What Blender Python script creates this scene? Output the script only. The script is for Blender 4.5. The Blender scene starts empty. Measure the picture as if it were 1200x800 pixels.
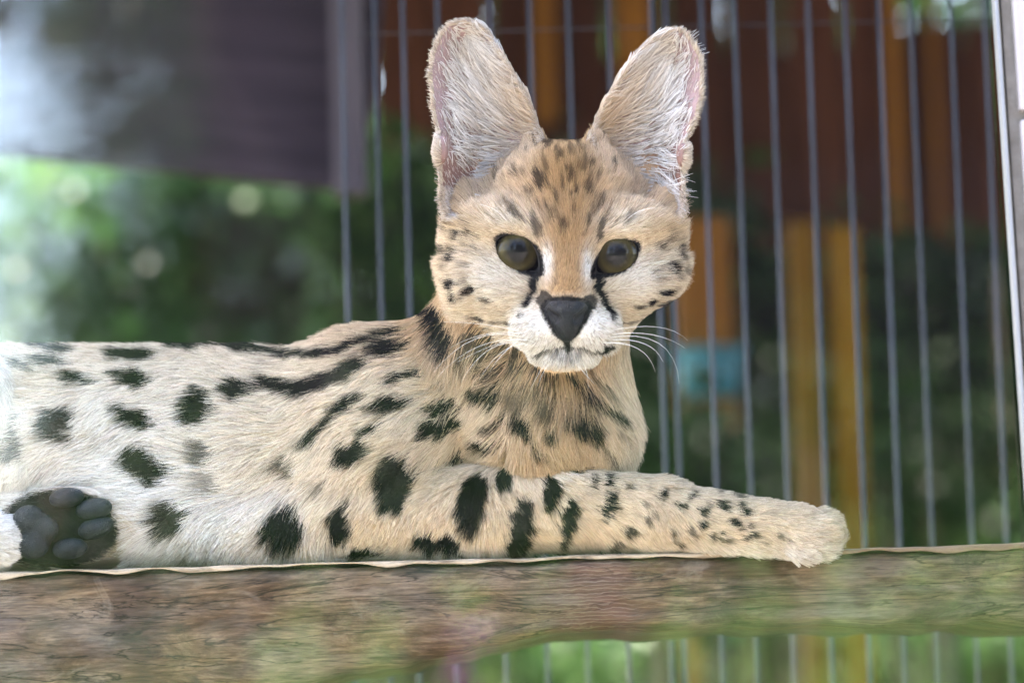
import bpy, bmesh, math, random
import numpy as np
from mathutils import Vector, Matrix, kdtree

rng = np.random.default_rng(7)
random.seed(7)
scene = bpy.context.scene
COL = scene.collection

# ------------------------------------------------------------------ camera
PITCH, ROLL = math.radians(6.0), math.radians(1.6)
DIST, FPX = 2.0, 4363.0            # metres to the face; focal length for a 1200-wide frame
S = DIST / FPX                     # metres per design unit on the animal
FWD = Vector((0, math.cos(PITCH), math.sin(PITCH)))
UP0 = Vector((0, -math.sin(PITCH), math.cos(PITCH)))
XH = Vector((1, 0, 0))
RGT = XH * math.cos(ROLL) - UP0 * math.sin(ROLL)
UPV = UP0 * math.cos(ROLL) + XH * math.sin(ROLL)
CAM = -(FWD * DIST - UPV * (252 * S))
ORG = CAM + FWD * DIST
cd = bpy.data.cameras.new('camera')
cam = bpy.data.objects.new('camera', cd)
COL.objects.link(cam)
M = Matrix.Identity(4)
for i in range(3):
    M[i][0], M[i][1], M[i][2], M[i][3] = RGT[i], UPV[i], -FWD[i], CAM[i]
cam.matrix_world = M
cd.sensor_width = 36.0
cd.lens = FPX / 1200 * 36
cd.clip_start, cd.clip_end = 0.02, 3000
cd.dof.use_dof = True
cd.dof.focus_distance = DIST + 0.005
cd.dof.aperture_fstop = 5.6
cd.dof.aperture_blades = 0
scene.camera = cam

# ------------------------------------------------------------------ sky and sun
SUN_EL, SUN_AZ = math.radians(56), math.radians(-62)   # azimuth measured from +y towards +x
world = bpy.data.worlds.new('World')
scene.world = world
world.use_nodes = True
wn = world.node_tree
bg = wn.nodes['Background']
sky = wn.nodes.new('ShaderNodeTexSky')
sky.sky_type = 'NISHITA'
sky.sun_disc = False
sky.sun_elevation = SUN_EL
sky.sun_rotation = SUN_AZ
sky.altitude = 100
sky.air_density = 1.0
sky.dust_density = 2.5
sky.ozone_density = 1.0
wn.links.new(sky.outputs[0], bg.inputs[0])
bg.inputs[1].default_value = 0.15
sd = bpy.data.lights.new('sun', 'SUN')
sd.energy = 4.5
sd.angle = math.radians(0.6)
sd.color = (1.0, 0.95, 0.87)
sun = bpy.data.objects.new('sun', sd)
COL.objects.link(sun)
sdir = Vector((math.sin(SUN_AZ) * math.cos(SUN_EL), math.cos(SUN_AZ) * math.cos(SUN_EL), math.sin(SUN_EL)))
sun.rotation_euler = sdir.to_track_quat('Z', 'Y').to_euler()

vs = scene.view_settings
vs.view_transform = 'Standard'
vs.look = 'None'
vs.exposure = 4.15
vs.gamma = 1.0
vs.use_white_balance = True
vs.white_balance_temperature = 6850
vs.white_balance_tint = 14
vs.use_curve_mapping = False
scene.render.engine = 'CYCLES'
cy = scene.cycles
cy.use_denoising = True
cy.max_bounces = 10
cy.diffuse_bounces = 4
cy.glossy_bounces = 4
cy.transmission_bounces = 6
cy.transparent_max_bounces = 12
cy.caustics_reflective = False
cy.caustics_refractive = False
cy.sample_clamp_indirect = 6
scene.cycles_curves.shape = 'RIBBONS'
scene.cycles_curves.subdivisions = 2

# ------------------------------------------------------------------ helpers
def tag(o, label=None, cat=None, group=None, kind=None):
    if label: o['label'] = label
    if cat: o['category'] = cat
    if group: o['group'] = group
    if kind: o['kind'] = kind
    return o

def link(name, data, parent=None, mat=None):
    o = bpy.data.objects.new(name, data)
    COL.objects.link(o)
    if parent: o.parent = parent
    if mat is not None and data is not None: data.materials.append(mat)
    return o

def empty(name, loc=(0, 0, 0)):
    o = link(name, None)
    o.location = loc
    o.empty_display_size = 0.05
    return o

def mesh_from(name, V, F, smooth=True):
    me = bpy.data.meshes.new(name)
    V = np.asarray(V, np.float32)
    if isinstance(F, np.ndarray):
        n, k = F.shape
        me.vertices.add(len(V)); me.vertices.foreach_set('co', V.ravel())
        me.loops.add(n * k); me.loops.foreach_set('vertex_index', F.astype(np.int32).ravel())
        me.polygons.add(n)
        me.polygons.foreach_set('loop_start', np.arange(0, n * k, k, dtype=np.int32))
        me.update(calc_edges=True)
    else:
        me.from_pydata(V.tolist(), [], F)
    if smooth:
        me.polygons.foreach_set('use_smooth', np.ones(len(me.polygons), bool))
    me.update()
    return me

def at(px, py, y):
    """world point on the plane world-y = y seen at photograph pixel (px,py)"""
    d = FWD * FPX + RGT * (px - 600) + UPV * (400 - py)
    return CAM + d * ((y - CAM.y) / d.y)

def W(P):
    """design units (px right, px down, px deep) -> world metres; a rigid frame with one scale"""
    P = np.asarray(P, np.float64)
    r, u, f, o = (np.array(v) for v in (RGT, UPV, FWD, ORG))
    return o + S * ((P[..., 0:1] - 600) * r + (400 - P[..., 1:2]) * u + P[..., 2:3] * f)

def pc(px, py, D):
    """photograph pixel at depth D -> design units"""
    k = 1 + D / FPX
    return np.array([600 + (px - 600) * k, 400 + (py - 400) * k, D], float)

class NT:
    def __init__(self, name):
        self.m = bpy.data.materials.new(name)
        self.m.use_nodes = True
        self.t = self.m.node_tree
        self.b = self.t.nodes['Principled BSDF']
        self.out = self.t.nodes['Material Output']
    def n(self, kind, **kw):
        x = self.t.nodes.new(kind)
        for k, v in kw.items():
            if k in x.inputs.keys(): x.inputs[k].default_value = v
            else: setattr(x, k, v)
        return x
    def l(self, a, b): self.t.links.new(a, b)
    def ramp(self, fac, stops):
        r = self.n('ShaderNodeValToRGB')
        e = r.color_ramp.elements
        while len(e) > 1: e.remove(e[-1])
        e[0].position, e[0].color = stops[0][0], (*stops[0][1], 1)
        for p, c in stops[1:]:
            q = e.new(p); q.color = (*c, 1)
        self.l(fac, r.inputs[0])
        return r.outputs[0]
    def coords(self, scale=(1, 1, 1), rot=(0, 0, 0), kind='Object'):
        tc = self.n('ShaderNodeTexCoord'); mp = self.n('ShaderNodeMapping')
        mp.inputs['Scale'].default_value = scale
        mp.inputs['Rotation'].default_value = rot
        self.l(tc.outputs[kind], mp.inputs[0])
        return mp.outputs[0]
    def noise(self, vec, scale, detail=6, rough=0.6, dist=0.0):
        x = self.n('ShaderNodeTexNoise')
        x.inputs['Scale'].default_value = scale
        x.inputs['Detail'].default_value = detail
        x.inputs['Roughness'].default_value = rough
        x.inputs['Distortion'].default_value = dist
        self.l(vec, x.inputs['Vector'])
        return x.outputs['Fac']
    def mix(self, a, b, fac, mode='MIX'):
        x = self.n('ShaderNodeMix'); x.data_type = 'RGBA'; x.blend_type = mode
        for i, v in ((6, a), (7, b), (0, fac)):
            if hasattr(v, 'links'): self.l(v, x.inputs[i])
            elif i == 0: x.inputs[0].default_value = v
            else: x.inputs[i].default_value = (*v, 1)
        return x.outputs[2]
    def bump(self, h, strength=0.3, dist=0.01):
        x = self.n('ShaderNodeBump')
        x.inputs['Strength'].default_value = strength
        x.inputs['Distance'].default_value = dist
        self.l(h, x.inputs['Height'])
        self.l(x.outputs[0], self.b.inputs['Normal'])
    def base(self, c, rough=0.7):
        if hasattr(c, 'links'): self.l(c, self.b.inputs['Base Color'])
        else: self.b.inputs['Base Color'].default_value = (*c, 1)
        self.b.inputs['Roughness'].default_value = rough

def simple_mat(name, c1, c2, scale=20, rough=0.7, stretch=(1, 1, 1), bump=0.2):
    t = NT(name)
    v = t.coords(stretch)
    f = t.noise(v, scale, 6, 0.65)
    t.base(t.ramp(f, [(0.3, c1), (0.7, c2)]), rough)
    if bump: t.bump(f, bump, 0.004)
    return t.m

def rand_mat(name, cols, scale, rough=0.75, stretch=(1, 1, 1), bump=0.3):
    """wood-like material with streaks and a little per-object variation"""
    t = NT(name)
    v = t.coords(stretch)
    f = t.noise(v, scale, 8, 0.65, 0.6)
    c = t.ramp(f, cols)
    oi = t.n('ShaderNodeObjectInfo')
    hs = t.n('ShaderNodeHueSaturation')
    mr = t.n('ShaderNodeMapRange')
    mr.inputs['To Min'].default_value, mr.inputs['To Max'].default_value = 0.7, 1.25
    t.l(oi.outputs['Random'], mr.inputs[0]); t.l(mr.outputs[0], hs.inputs['Value']); t.l(c, hs.inputs['Color'])
    t.base(hs.outputs[0], rough)
    t.b.inputs['Specular IOR Level'].default_value = 0.1
    if bump: t.bump(f, bump, 0.003)
    return t.m

def box_mesh(name, sx, sy, sz, bev=0.0, z0=True):
    bm = bmesh.new()
    bmesh.ops.create_cube(bm, size=1)
    bmesh.ops.scale(bm, vec=(sx, sy, sz), verts=bm.verts)
    if z0: bmesh.ops.translate(bm, vec=(0, 0, sz / 2), verts=bm.verts)
    if bev: bmesh.ops.bevel(bm, geom=bm.edges[:], offset=bev, segments=2, affect='EDGES', profile=0.6)
    me = bpy.data.meshes.new(name)
    bm.to_mesh(me); bm.free()
    return me

def tube(pts, rad, sides=6):
    """tapered tube mesh data along points"""
    pts = [Vector(p) for p in pts]
    V, F = [], []
    n = len(pts)
    ref = Vector((0.3, 0.1, 1)).normalized()
    for i, p in enumerate(pts):
        t = (pts[min(i + 1, n - 1)] - pts[max(i - 1, 0)]).normalized()
        a = t.cross(ref)
        if a.length < 1e-3: a = t.cross(Vector((1, 0, 0)))
        a.normalize(); b = t.cross(a)
        r = rad[i] if hasattr(rad, '__len__') else rad
        for k in range(sides):
            w = 2 * math.pi * k / sides
            V.append(tuple(p + (a * math.cos(w) + b * math.sin(w)) * r))
    for i in range(n - 1):
        for k in range(sides):
            k2 = (k + 1) % sides
            F.append((i * sides + k, i * sides + k2, (i + 1) * sides + k2, (i + 1) * sides + k))
    F.append(tuple(range(sides))[::-1]); F.append(tuple((n - 1) * sides + k for k in range(sides)))
    return V, F

# ------------------------------------------------------------------ signed-distance modelling
def ell(px, py, D, rx, ry, rd, rot=0.0, tilt=0.0):
    c = pc(px, py, D); r = np.array([rx, ry, rd], np.float32)
    ca, sa = math.cos(math.radians(rot)), math.sin(math.radians(rot))
    cb, sb = math.cos(math.radians(tilt)), math.sin(math.radians(tilt))
    def f(X, Y, Z):
        x, y, z = X - c[0], Y - c[1], Z - c[2]
        if rot: x, y = ca * x + sa * y, -sa * x + ca * y
        if tilt: x, z = cb * x + sb * z, -sb * x + cb * z
        a, b, d = x / rx, y / ry, z / rd
        k0 = np.sqrt(a * a + b * b + d * d)
        k1 = np.sqrt((a / rx) ** 2 + (b / ry) ** 2 + (d / rd) ** 2) + 1e-9
        return k0 * (k0 - 1) / k1
    m = max(rx, ry) if rot else None
    R = np.array([m or rx, m or ry, rd])
    if tilt: R = np.array([max(R[0], rd), R[1], max(R[0], rd)])
    return f, c - R, c + R

def cone(a, b, ra, rb):
    a, b = pc(*a), pc(*b)
    ba = b - a; l2 = float(ba @ ba)
    def f(X, Y, Z):
        x, y, z = X - a[0], Y - a[1], Z - a[2]
        h = np.clip((x * ba[0] + y * ba[1] + z * ba[2]) / l2, 0, 1)
        return np.sqrt((x - ba[0] * h) ** 2 + (y - ba[1] * h) ** 2 + (z - ba[2] * h) ** 2) - (ra + (rb - ra) * h)
    m = max(ra, rb)
    return f, np.minimum(a, b) - m, np.maximum(a, b) + m

def poly_sd(pts, X, Y):
    d = None; inside = None
    n = len(pts)
    for i in range(n):
        ax, ay = pts[i]; bx, by = pts[(i + 1) % n]
        ex, ey = bx - ax, by - ay
        wx, wy = X - ax, Y - ay
        h = np.clip((wx * ex + wy * ey) / (ex * ex + ey * ey), 0, 1)
        q = (wx - ex * h) ** 2 + (wy - ey * h) ** 2
        d = q if d is None else np.minimum(d, q)
        c = (((ay <= Y) & (by > Y)) | ((by <= Y) & (ay > Y))) & (X < ax + (Y - ay) / (ey if abs(ey) > 1e-9 else 1e-9) * ex)
        inside = c if inside is None else inside ^ c
    return np.where(inside, -1.0, 1.0) * np.sqrt(d)

def smin(a, b, k):
    h = np.maximum(k - np.abs(a - b), 0) / k
    return np.minimum(a, b) - h * h * k * 0.25

def smax(a, b, k): return -smin(-a, -b, k)

def field(prims, X, Y, Z):
    """X,Y,Z 1-D axes; local-block evaluation. prims: (op, prim, k)"""
    F = np.full((len(X), len(Y), len(Z)), 60.0, np.float32)
    for op, (f, lo, hi), k in prims:
        mg = k + 14
        sl = []
        for A, l, h in ((X, lo[0], hi[0]), (Y, lo[1], hi[1]), (Z, lo[2], hi[2])):
            i0, i1 = np.searchsorted(A, l - mg), np.searchsorted(A, h + mg)
            sl.append(slice(int(i0), int(i1)))
        if any(s.start >= s.stop for s in sl): continue
        v = f(X[sl[0]][:, None, None], Y[sl[1]][None, :, None], Z[sl[2]][None, None, :]).astype(np.float32)
        B = F[sl[0], sl[1], sl[2]]
        F[sl[0], sl[1], sl[2]] = smin(B, v, k) if op == 'u' else smax(B, -v if op == 's' else v, k)
    return F

def surface_nets(F, X, Y, Z):
    nx, ny, nz = F.shape
    s = F < 0
    c = np.zeros((nx - 1, ny - 1, nz - 1), np.uint8)
    for i in (0, 1):
        for j in (0, 1):
            for k in (0, 1):
                c += s[i:nx - 1 + i, j:ny - 1 + j, k:nz - 1 + k]
    act = (c > 0) & (c < 8)
    I = np.argwhere(act)
    idx = np.full(act.shape, -1, np.int32)
    idx[act] = np.arange(len(I))
    acc = np.zeros((len(I), 3)); cnt = np.zeros(len(I))
    corners = [(i, j, k) for i in (0, 1) for j in (0, 1) for k in (0, 1)]
    val = {q: F[I[:, 0] + q[0], I[:, 1] + q[1], I[:, 2] + q[2]] for q in corners}
    for q in corners:
        for ax in range(3):
            if q[ax]: continue
            q2 = list(q); q2[ax] = 1; q2 = tuple(q2)
            a, b = val[q], val[q2]
            m = (a < 0) != (b < 0)
            t = np.where(m, a / np.where(m, a - b, 1), 0)
            p = np.tile(np.array(q, float), (len(I), 1)); p[:, ax] = t
            acc[m] += p[m]; cnt[m] += 1
    V = I + acc / cnt[:, None]
    st = np.array([X[1] - X[0], Y[1] - Y[0], Z[1] - Z[0]])
    V = np.array([X[0], Y[0], Z[0]]) + V * st
    Q = []
    for ax in range(3):
        a1, a2 = (ax + 1) % 3, (ax + 2) % 3
        sl0 = [slice(None)] * 3; sl1 = [slice(None)] * 3
        sl0[ax] = slice(0, -1); sl1[ax] = slice(1, None)
        A, B = s[tuple(sl0)], s[tuple(sl1)]
        for flip in (False, True):
            E = np.argwhere((A & ~B) if not flip else (~A & B))
            ok = (E[:, a1] > 0) & (E[:, a2] > 0) & (E[:, a1] < F.shape[a1] - 1) & (E[:, a2] < F.shape[a2] - 1)
            E = E[ok]
            def g(d1, d2):
                e = E.copy(); e[:, a1] += d1; e[:, a2] += d2
                return idx[e[:, 0], e[:, 1], e[:, 2]]
            q = np.stack([g(-1, -1), g(0, -1), g(0, 0), g(-1, 0)], 1)
            # world handedness: Y axis points down, so the winding is reversed
            Q.append(q if not flip else q[:, ::-1])
    Q = np.concatenate(Q)
    return V, Q

def fur_vertex_normals(V, Q):
    a = V[Q[:, 2]] - V[Q[:, 0]]; b = V[Q[:, 3]] - V[Q[:, 1]]
    n = np.cross(a, b)
    N = np.zeros_like(V)
    for i in range(4): np.add.at(N, Q[:, i], n)
    return N / (np.linalg.norm(N, axis=1, keepdims=True) + 1e-12)

def relax(V, Q, it):
    E = np.concatenate([Q[:, [0, 1]], Q[:, [1, 2]], Q[:, [2, 3]], Q[:, [3, 0]]])
    for _ in range(it):
        acc = np.zeros_like(V); cnt = np.zeros(len(V))
        for a, b in ((0, 1), (1, 0)):
            for k in range(3): acc[:, k] += np.bincount(E[:, a], V[E[:, b], k], len(V))
            cnt += np.bincount(E[:, a], minlength=len(V))
        V = 0.5 * V + 0.5 * acc / cnt[:, None]
    return V
# ------------------------------------------------------------------ the setting
GZ = -0.95                                                    # ground level; the beam's top is z = 0

def ground_material():
    t = NT('ground_soil_grass')
    v = t.coords()
    f = t.noise(v, 3.0, 8, 0.65); g = t.noise(v, 60, 4, 0.7)
    c = t.ramp(f, [(0.32, (0.07, 0.06, 0.035)), (0.5, (0.055, 0.085, 0.03)), (0.7, (0.075, 0.12, 0.04))])
    t.base(t.mix(c, (0.5, 0.5, 0.4), g, 'MULTIPLY'), 0.95)
    t.bump(g, 0.6, 0.03)
    return t.m
g = link('ground', mesh_from('ground', [(-400, -400, GZ), (400, -400, GZ), (400, 400, GZ), (-400, 400, GZ)], [(0, 1, 2, 3)], False), None, ground_material())
tag(g, 'grassy soil ground of the enclosure and garden', 'ground', kind='structure')

def bounce_paving():
    t = NT('pale_gravel_concrete')
    v = t.coords(); f = t.noise(v, 5, 7, 0.65); g_ = t.noise(v, 160, 3, 0.6)
    t.base(t.mix(t.ramp(f, [(0.3, (0.20, 0.185, 0.165)), (0.7, (0.30, 0.28, 0.25))]), (0.7, 0.68, 0.66), g_, 'MULTIPLY'), 0.9)
    t.bump(g_, 0.4, 0.004)
    return t.m
o = link('visitor_path', box_mesh('visitor_path', 30, 6.2, 0.05, 0.01), None, bounce_paving())
o.location = (0, -0.5 - 3.1, GZ - 0.01)  # unseen pale slab added to bounce sunlight up onto the animal
tag(o, 'pale concrete visitor path running past the glass', 'path', kind='structure')

# ---- the wooden beam the animal lies on
def beam_material():
    t = NT('weathered_beam_wood')
    v = t.coords((1, 1, 1))
    vs_ = t.coords((3.4, 9, 14))
    f = t.noise(vs_, 5.0, 10, 0.72, 1.3)
    blot = t.noise(t.coords((1.0, 2, 2.0)), 9, 6, 0.6, 0.3)
    fine = t.noise(t.coords((10, 60, 110)), 7, 4, 0.6)
    c = t.ramp(f, [(0.26, (0.020, 0.012, 0.008)), (0.40, (0.06, 0.034, 0.02)), (0.52, (0.115, 0.072, 0.043)), (0.66, (0.19, 0.13, 0.086)), (0.80, (0.08, 0.05, 0.032))])
    c = t.mix(c, (0.13, 0.112, 0.094), t.ramp(blot, [(0.45, (0, 0, 0)), (0.65, (.75, .75, .75))]))
    c = t.mix(c, (0.035, 0.02, 0.016), t.ramp(t.noise(t.coords((3.0, 2, .6)), 4.0, 4, 0.5), [(0.58, (0, 0, 0)), (0.68, (.7, .7, .7))]))
    c = t.mix(c, t.mix(c, t.ramp(fine, [(0.3, (0.35, 0.32, 0.3)), (0.7, (1.25, 1.25, 1.25))]), 1.0, 'MULTIPLY'), 0.8)
    # dark drying cracks that wander along the grain, and damp stains
    ck = t.noise(t.coords((1.6, 6, 13)), 4.2, 5, 0.55, 1.2)
    c = t.mix(c, (0.008, 0.006, 0.005), t.ramp(ck, [(0.478, (0, 0, 0)), (0.496, (.85, .85, .85)), (0.512, (0, 0, 0))]))
    st_ = t.noise(t.coords((1.0, 1, 1.6)), 14, 5, 0.7, 0.8)
    c = t.mix(c, (0.03, 0.026, 0.02), t.ramp(st_, [(0.54, (0, 0, 0)), (0.68, (.8, .8, .8))]))
    c = t.mix(c, (0.22, 0.175, 0.135), t.ramp(st_, [(0.30, (.6, .6, .6)), (0.43, (0, 0, 0))]))
    # pale engraved beetle galleries in a patch of the face
    sp = t.n('ShaderNodeSeparateXYZ'); t.l(v, sp.inputs[0])
    wv = t.n('ShaderNodeTexWave', wave_type='BANDS', bands_direction='Z')
    wv.inputs['Scale'].default_value = 120; wv.inputs['Distortion'].default_value = 7; wv.inputs['Detail'].default_value = 2; wv.inputs['Detail Scale'].default_value = 1.2
    t.l(t.coords((0.6, 1, 1.3)), wv.inputs['Vector'])
    xr = t.ramp(sp.outputs[0], [(0.0, (0, 0, 0))])
    mr = t.n('ShaderNodeMath'); mr.operation = 'SUBTRACT'; mr.inputs[1].default_value = 0.045; t.l(sp.outputs[0], mr.inputs[0])
    ab = t.n('ShaderNodeMath'); ab.operation = 'ABSOLUTE'; t.l(mr.outputs[0], ab.inputs[0])
    nz = t.noise(v, 45, 3, 0.6)
    mm = t.n('ShaderNodeMath'); mm.operation = 'MULTIPLY_ADD'; mm.inputs[1].default_value = 0.05; t.l(nz, mm.inputs[0]); t.l(ab.outputs[0], mm.inputs[2])
    patch = t.ramp(mm.outputs[0], [(0.030, (.8, .8, .8)), (0.060, (0, 0, 0))])
    lines = t.ramp(wv.outputs['Fac'], [(0.80, (0, 0, 0)), (0.93, (1, 1, 1))])
    c = t.mix(c, (0.085, 0.036, 0.028), t.mix((0, 0, 0), (0.7, 0.7, 0.7), patch))
    c = t.mix(c, (0.26, 0.21, 0.16), t.mix((0, 0, 0), patch, t.mix((0, 0, 0), (0.35, 0.35, 0.35), lines)))
    t.l(c, t.b.inputs['Base Color']); t.b.inputs['Roughness'].default_value = 0.85; t.b.inputs['Specular IOR Level'].default_value = 0.15
    t.bump(f, 0.5, 0.006)
    return t.m

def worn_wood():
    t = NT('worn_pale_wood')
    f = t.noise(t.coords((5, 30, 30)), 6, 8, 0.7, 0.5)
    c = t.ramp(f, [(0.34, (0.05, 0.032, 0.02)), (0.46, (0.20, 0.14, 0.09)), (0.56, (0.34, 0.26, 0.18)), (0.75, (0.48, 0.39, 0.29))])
    # darker brown end of the beam past the paw
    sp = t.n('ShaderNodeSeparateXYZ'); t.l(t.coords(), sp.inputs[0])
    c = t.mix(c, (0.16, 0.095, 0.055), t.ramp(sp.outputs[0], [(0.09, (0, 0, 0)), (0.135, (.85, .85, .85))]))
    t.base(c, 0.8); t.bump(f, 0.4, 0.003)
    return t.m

def make_beam():
    root = empty('wooden_beam', (0, 0.0, -0.06))
    tag(root, 'weathered brown wooden beam with pale worn top edge, the animal resting on it', 'beam')
    x0, x1, nseg = -1.15, 1.15, 460
    depth = 0.24
    prof = []   # (y fraction, z fraction) around the section, front face dense
    for i in range(15): prof.append((0.0, i / 14))
    for i in range(1, 5): prof.append((i / 5, 1.0))
    for i in range(9): prof.append((1.0, 1 - i / 8))
    for i in range(1, 5): prof.append((1 - i / 5, 0.0))
    xs = np.linspace(x0, x1, nseg)
    r = np.random.default_rng(3)
    def smooth_noise(n, k):
        a = r.normal(0, 1, n + 4 * k); w = np.hanning(2 * k + 1); w /= w.sum()
        return np.convolve(a, w, 'same')[2 * k:2 * k + n] * math.sqrt(k)
    hbot = -(0.042 + 0.046 * np.clip((0.02 - xs) / 0.30, 0, 1)) + 0.0016 * smooth_noise(nseg, 7) + 0.0006 * smooth_noise(nseg, 2)
    lip = 0.0006 * smooth_noise(nseg, 3)
    rows = {j: 0.0011 * smooth_noise(nseg, 5) for j in range(len(prof))}
    V = []
    np_ = len(prof)
    for i, x in enumerate(xs):
        for j, (fy, fz) in enumerate(prof):
            y = fy * depth; z = hbot[i] * (1 - fz) + (-0.0035 + lip[i]) * fz
            if fy == 0:
                y += rows[j][i] + 0.003 * (1 - abs(fz - 0.5) * 2) * -1 + (0.006 if fz == 0 else 0) + (0.0025 if fz == 1 else 0)
                # checks and scars across the face
                y += 0.004 * max(0, math.sin(x * 31 + fz * 5) * math.sin(x * 13.7 + 2 - fz * 3) - 0.55)
            V.append((x, y, z + 0.06))
    F = []
    for i in range(nseg - 1):
        for j in range(np_):
            k = (j + 1) % np_
            F.append((i * np_ + j, i * np_ + k, (i + 1) * np_ + k, (i + 1) * np_ + j)[::-1])
    F.append(tuple(range(np_))); F.append(tuple((nseg - 1) * np_ + j for j in range(np_))[::-1])
    link('timber', mesh_from('timber', V, F), root, beam_material())
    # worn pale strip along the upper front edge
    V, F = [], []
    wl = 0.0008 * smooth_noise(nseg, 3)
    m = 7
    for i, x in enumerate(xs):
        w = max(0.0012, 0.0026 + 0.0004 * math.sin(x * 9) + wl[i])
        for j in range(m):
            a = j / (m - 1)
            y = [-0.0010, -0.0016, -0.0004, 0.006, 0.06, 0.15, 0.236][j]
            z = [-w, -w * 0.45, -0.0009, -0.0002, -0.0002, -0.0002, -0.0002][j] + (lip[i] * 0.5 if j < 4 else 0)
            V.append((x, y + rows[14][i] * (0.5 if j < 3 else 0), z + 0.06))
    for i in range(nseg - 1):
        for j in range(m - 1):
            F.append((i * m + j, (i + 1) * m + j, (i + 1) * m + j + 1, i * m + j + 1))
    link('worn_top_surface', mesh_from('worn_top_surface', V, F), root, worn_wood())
    for sx in (-0.8, 0.95):
        o = link('leg', box_mesh('leg', 0.09, 0.09, 0.95 - 0.085, 0.004), root, M_POST)
        o.location = (sx, 0.12, GZ + 0.06 + 0.005)
    return root

M_POST = rand_mat('post_wood', [(0.3, (0.09, 0.06, 0.035)), (0.7, (0.2, 0.14, 0.085))], 6, 0.8, (8, 8, 1))
make_beam()

# ---- steel bars behind the animal
def steel():
    m = rand_mat('galvanised_steel', [(0.3, (0.008, 0.009, 0.012)), (0.55, (0.022, 0.024, 0.031)), (0.8, (0.034, 0.025, 0.019))], 40, 0.55, (1, 1, 0.25), 0)
    m.node_tree.nodes['Principled BSDF'].inputs['Specular IOR Level'].default_value = 0.35
    return m
STEEL = steel()
YB = 0.47
fence = empty('bar_fence', (0.35, YB, GZ))
tag(fence, 'fence of slim vertical galvanised steel bars standing behind the wooden beam', 'fence')
bar_me = None
xa, xb = at(404, 300, YB).x, at(1330, 300, YB).x
step = at(647, 300, YB).x - at(600, 300, YB).x
V, F = tube([(0, 0, 0), (0, 0, 0.8), (0, 0, 1.75)], 0.00145, 10)
bar_me = mesh_from('bar', V, F); bar_me.materials.append(STEEL)
def bar(px, dz=0.0):
    p = at(px, 300, YB)
    o = link('bar', bar_me, fence)
    o.location = (p.x - fence.location.x, random.uniform(-.003, .003), 0.02)
    o.rotation_euler = (0, random.uniform(-.004, .004), random.uniform(0, 6))
BAR_PX = [402, 446, 479, 527, 577, 627, 676, 723, 770, 784, 829, 872, 913, 957, 1001, 1041, 1082, 1125, 1165, 1210, 1254, 1298]
for b in BAR_PX: bar(b)
for z, yy in ((0.03, 0), (1.77, 0)):
    V, F = tube([(xa - 0.02 - 0.35, 0, z), (xb + .02 - 0.35, 0, z)], 0.008, 10)
    link('rail', mesh_from('rail', V, F), fence, STEEL)
pz = at(900, 28, YB).z - GZ
V, F = tube([(xa - 0.35, -0.004, pz), (0.0, -0.004, pz - 0.002), (xb - 0.35, -0.004, pz)], 0.0004, 6)
link('wire', mesh_from('wire', V, F), fence, STEEL)

# ---- viewing window and tiled pillar beside it
YG = -0.135
def glass():
    t = NT('clear_window_glass')
    t.t.nodes.remove(t.b)
    ge = t.n('ShaderNodeNewGeometry')
    dt = t.n('ShaderNodeVectorMath'); dt.operation = 'DOT_PRODUCT'
    t.l(ge.outputs['Incoming'], dt.inputs[0]); t.l(ge.outputs['Normal'], dt.inputs[1])
    def mth(op, a, b=None):
        x = t.n('ShaderNodeMath'); x.operation = op
        for i, q in enumerate((a, b)):
            if q is None: continue
            if hasattr(q, 'links'): t.l(q, x.inputs[i])
            else: x.inputs[i].default_value = q
        return x.outputs[0]
    c = mth('SUBTRACT', 1.0, mth('ABSOLUTE', dt.outputs['Value']))
    r = mth('ADD', mth('MULTIPLY', mth('POWER', c, 5.0), 0.925), 0.075)
    tr = t.n('ShaderNodeBsdfTransparent'); tr.inputs[0].default_value = (0.985, 0.99, 0.985, 1)
    gl = t.n('ShaderNodeBsdfGlossy'); gl.inputs['Roughness'].default_value = 0.0
    mx = t.n('ShaderNodeMixShader')
    t.l(r, mx.inputs[0]); t.l(tr.outputs[0], mx.inputs[1]); t.l(gl.outputs[0], mx.inputs[2])
    t.l(mx.outputs[0], t.out.inputs['Surface'])
    return t.m
LEAN = 0.024
xe = at(1167, 0, YG).x + LEAN * (at(1167, 0, YG).z - GZ)
win = empty('viewing_window', (xe - 0.8, YG, GZ + 0.5))
tag(win, 'clear glass viewing window between the visitor path and the enclosure, with faint garden reflections', 'window')
win.rotation_euler.y = -LEAN
win.location.x = xe - 0.8 - LEAN * 0.5
pane = link('pane', box_mesh('pane', 1.6, 0.010, 1.45), win, glass())
pane.location = (-0.0045, 0, 0.0)
pane.location.z = 0.012
ALU = NT('brushed_aluminium'); ALU.base((0.20, 0.205, 0.225), 0.45); ALU.b.inputs['Metallic'].default_value = 0.7; ALU = ALU.m
o = link('edge_strip', box_mesh('edge_strip', 0.0016, 0.0125, 1.46, 0.0003), win, ALU); o.location = (0.8 - 0.0008, 0, 0.01)
o = link('sill_rail', box_mesh('sill_rail', 1.62, 0.03, 0.01, 0.002), win, ALU)

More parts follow.
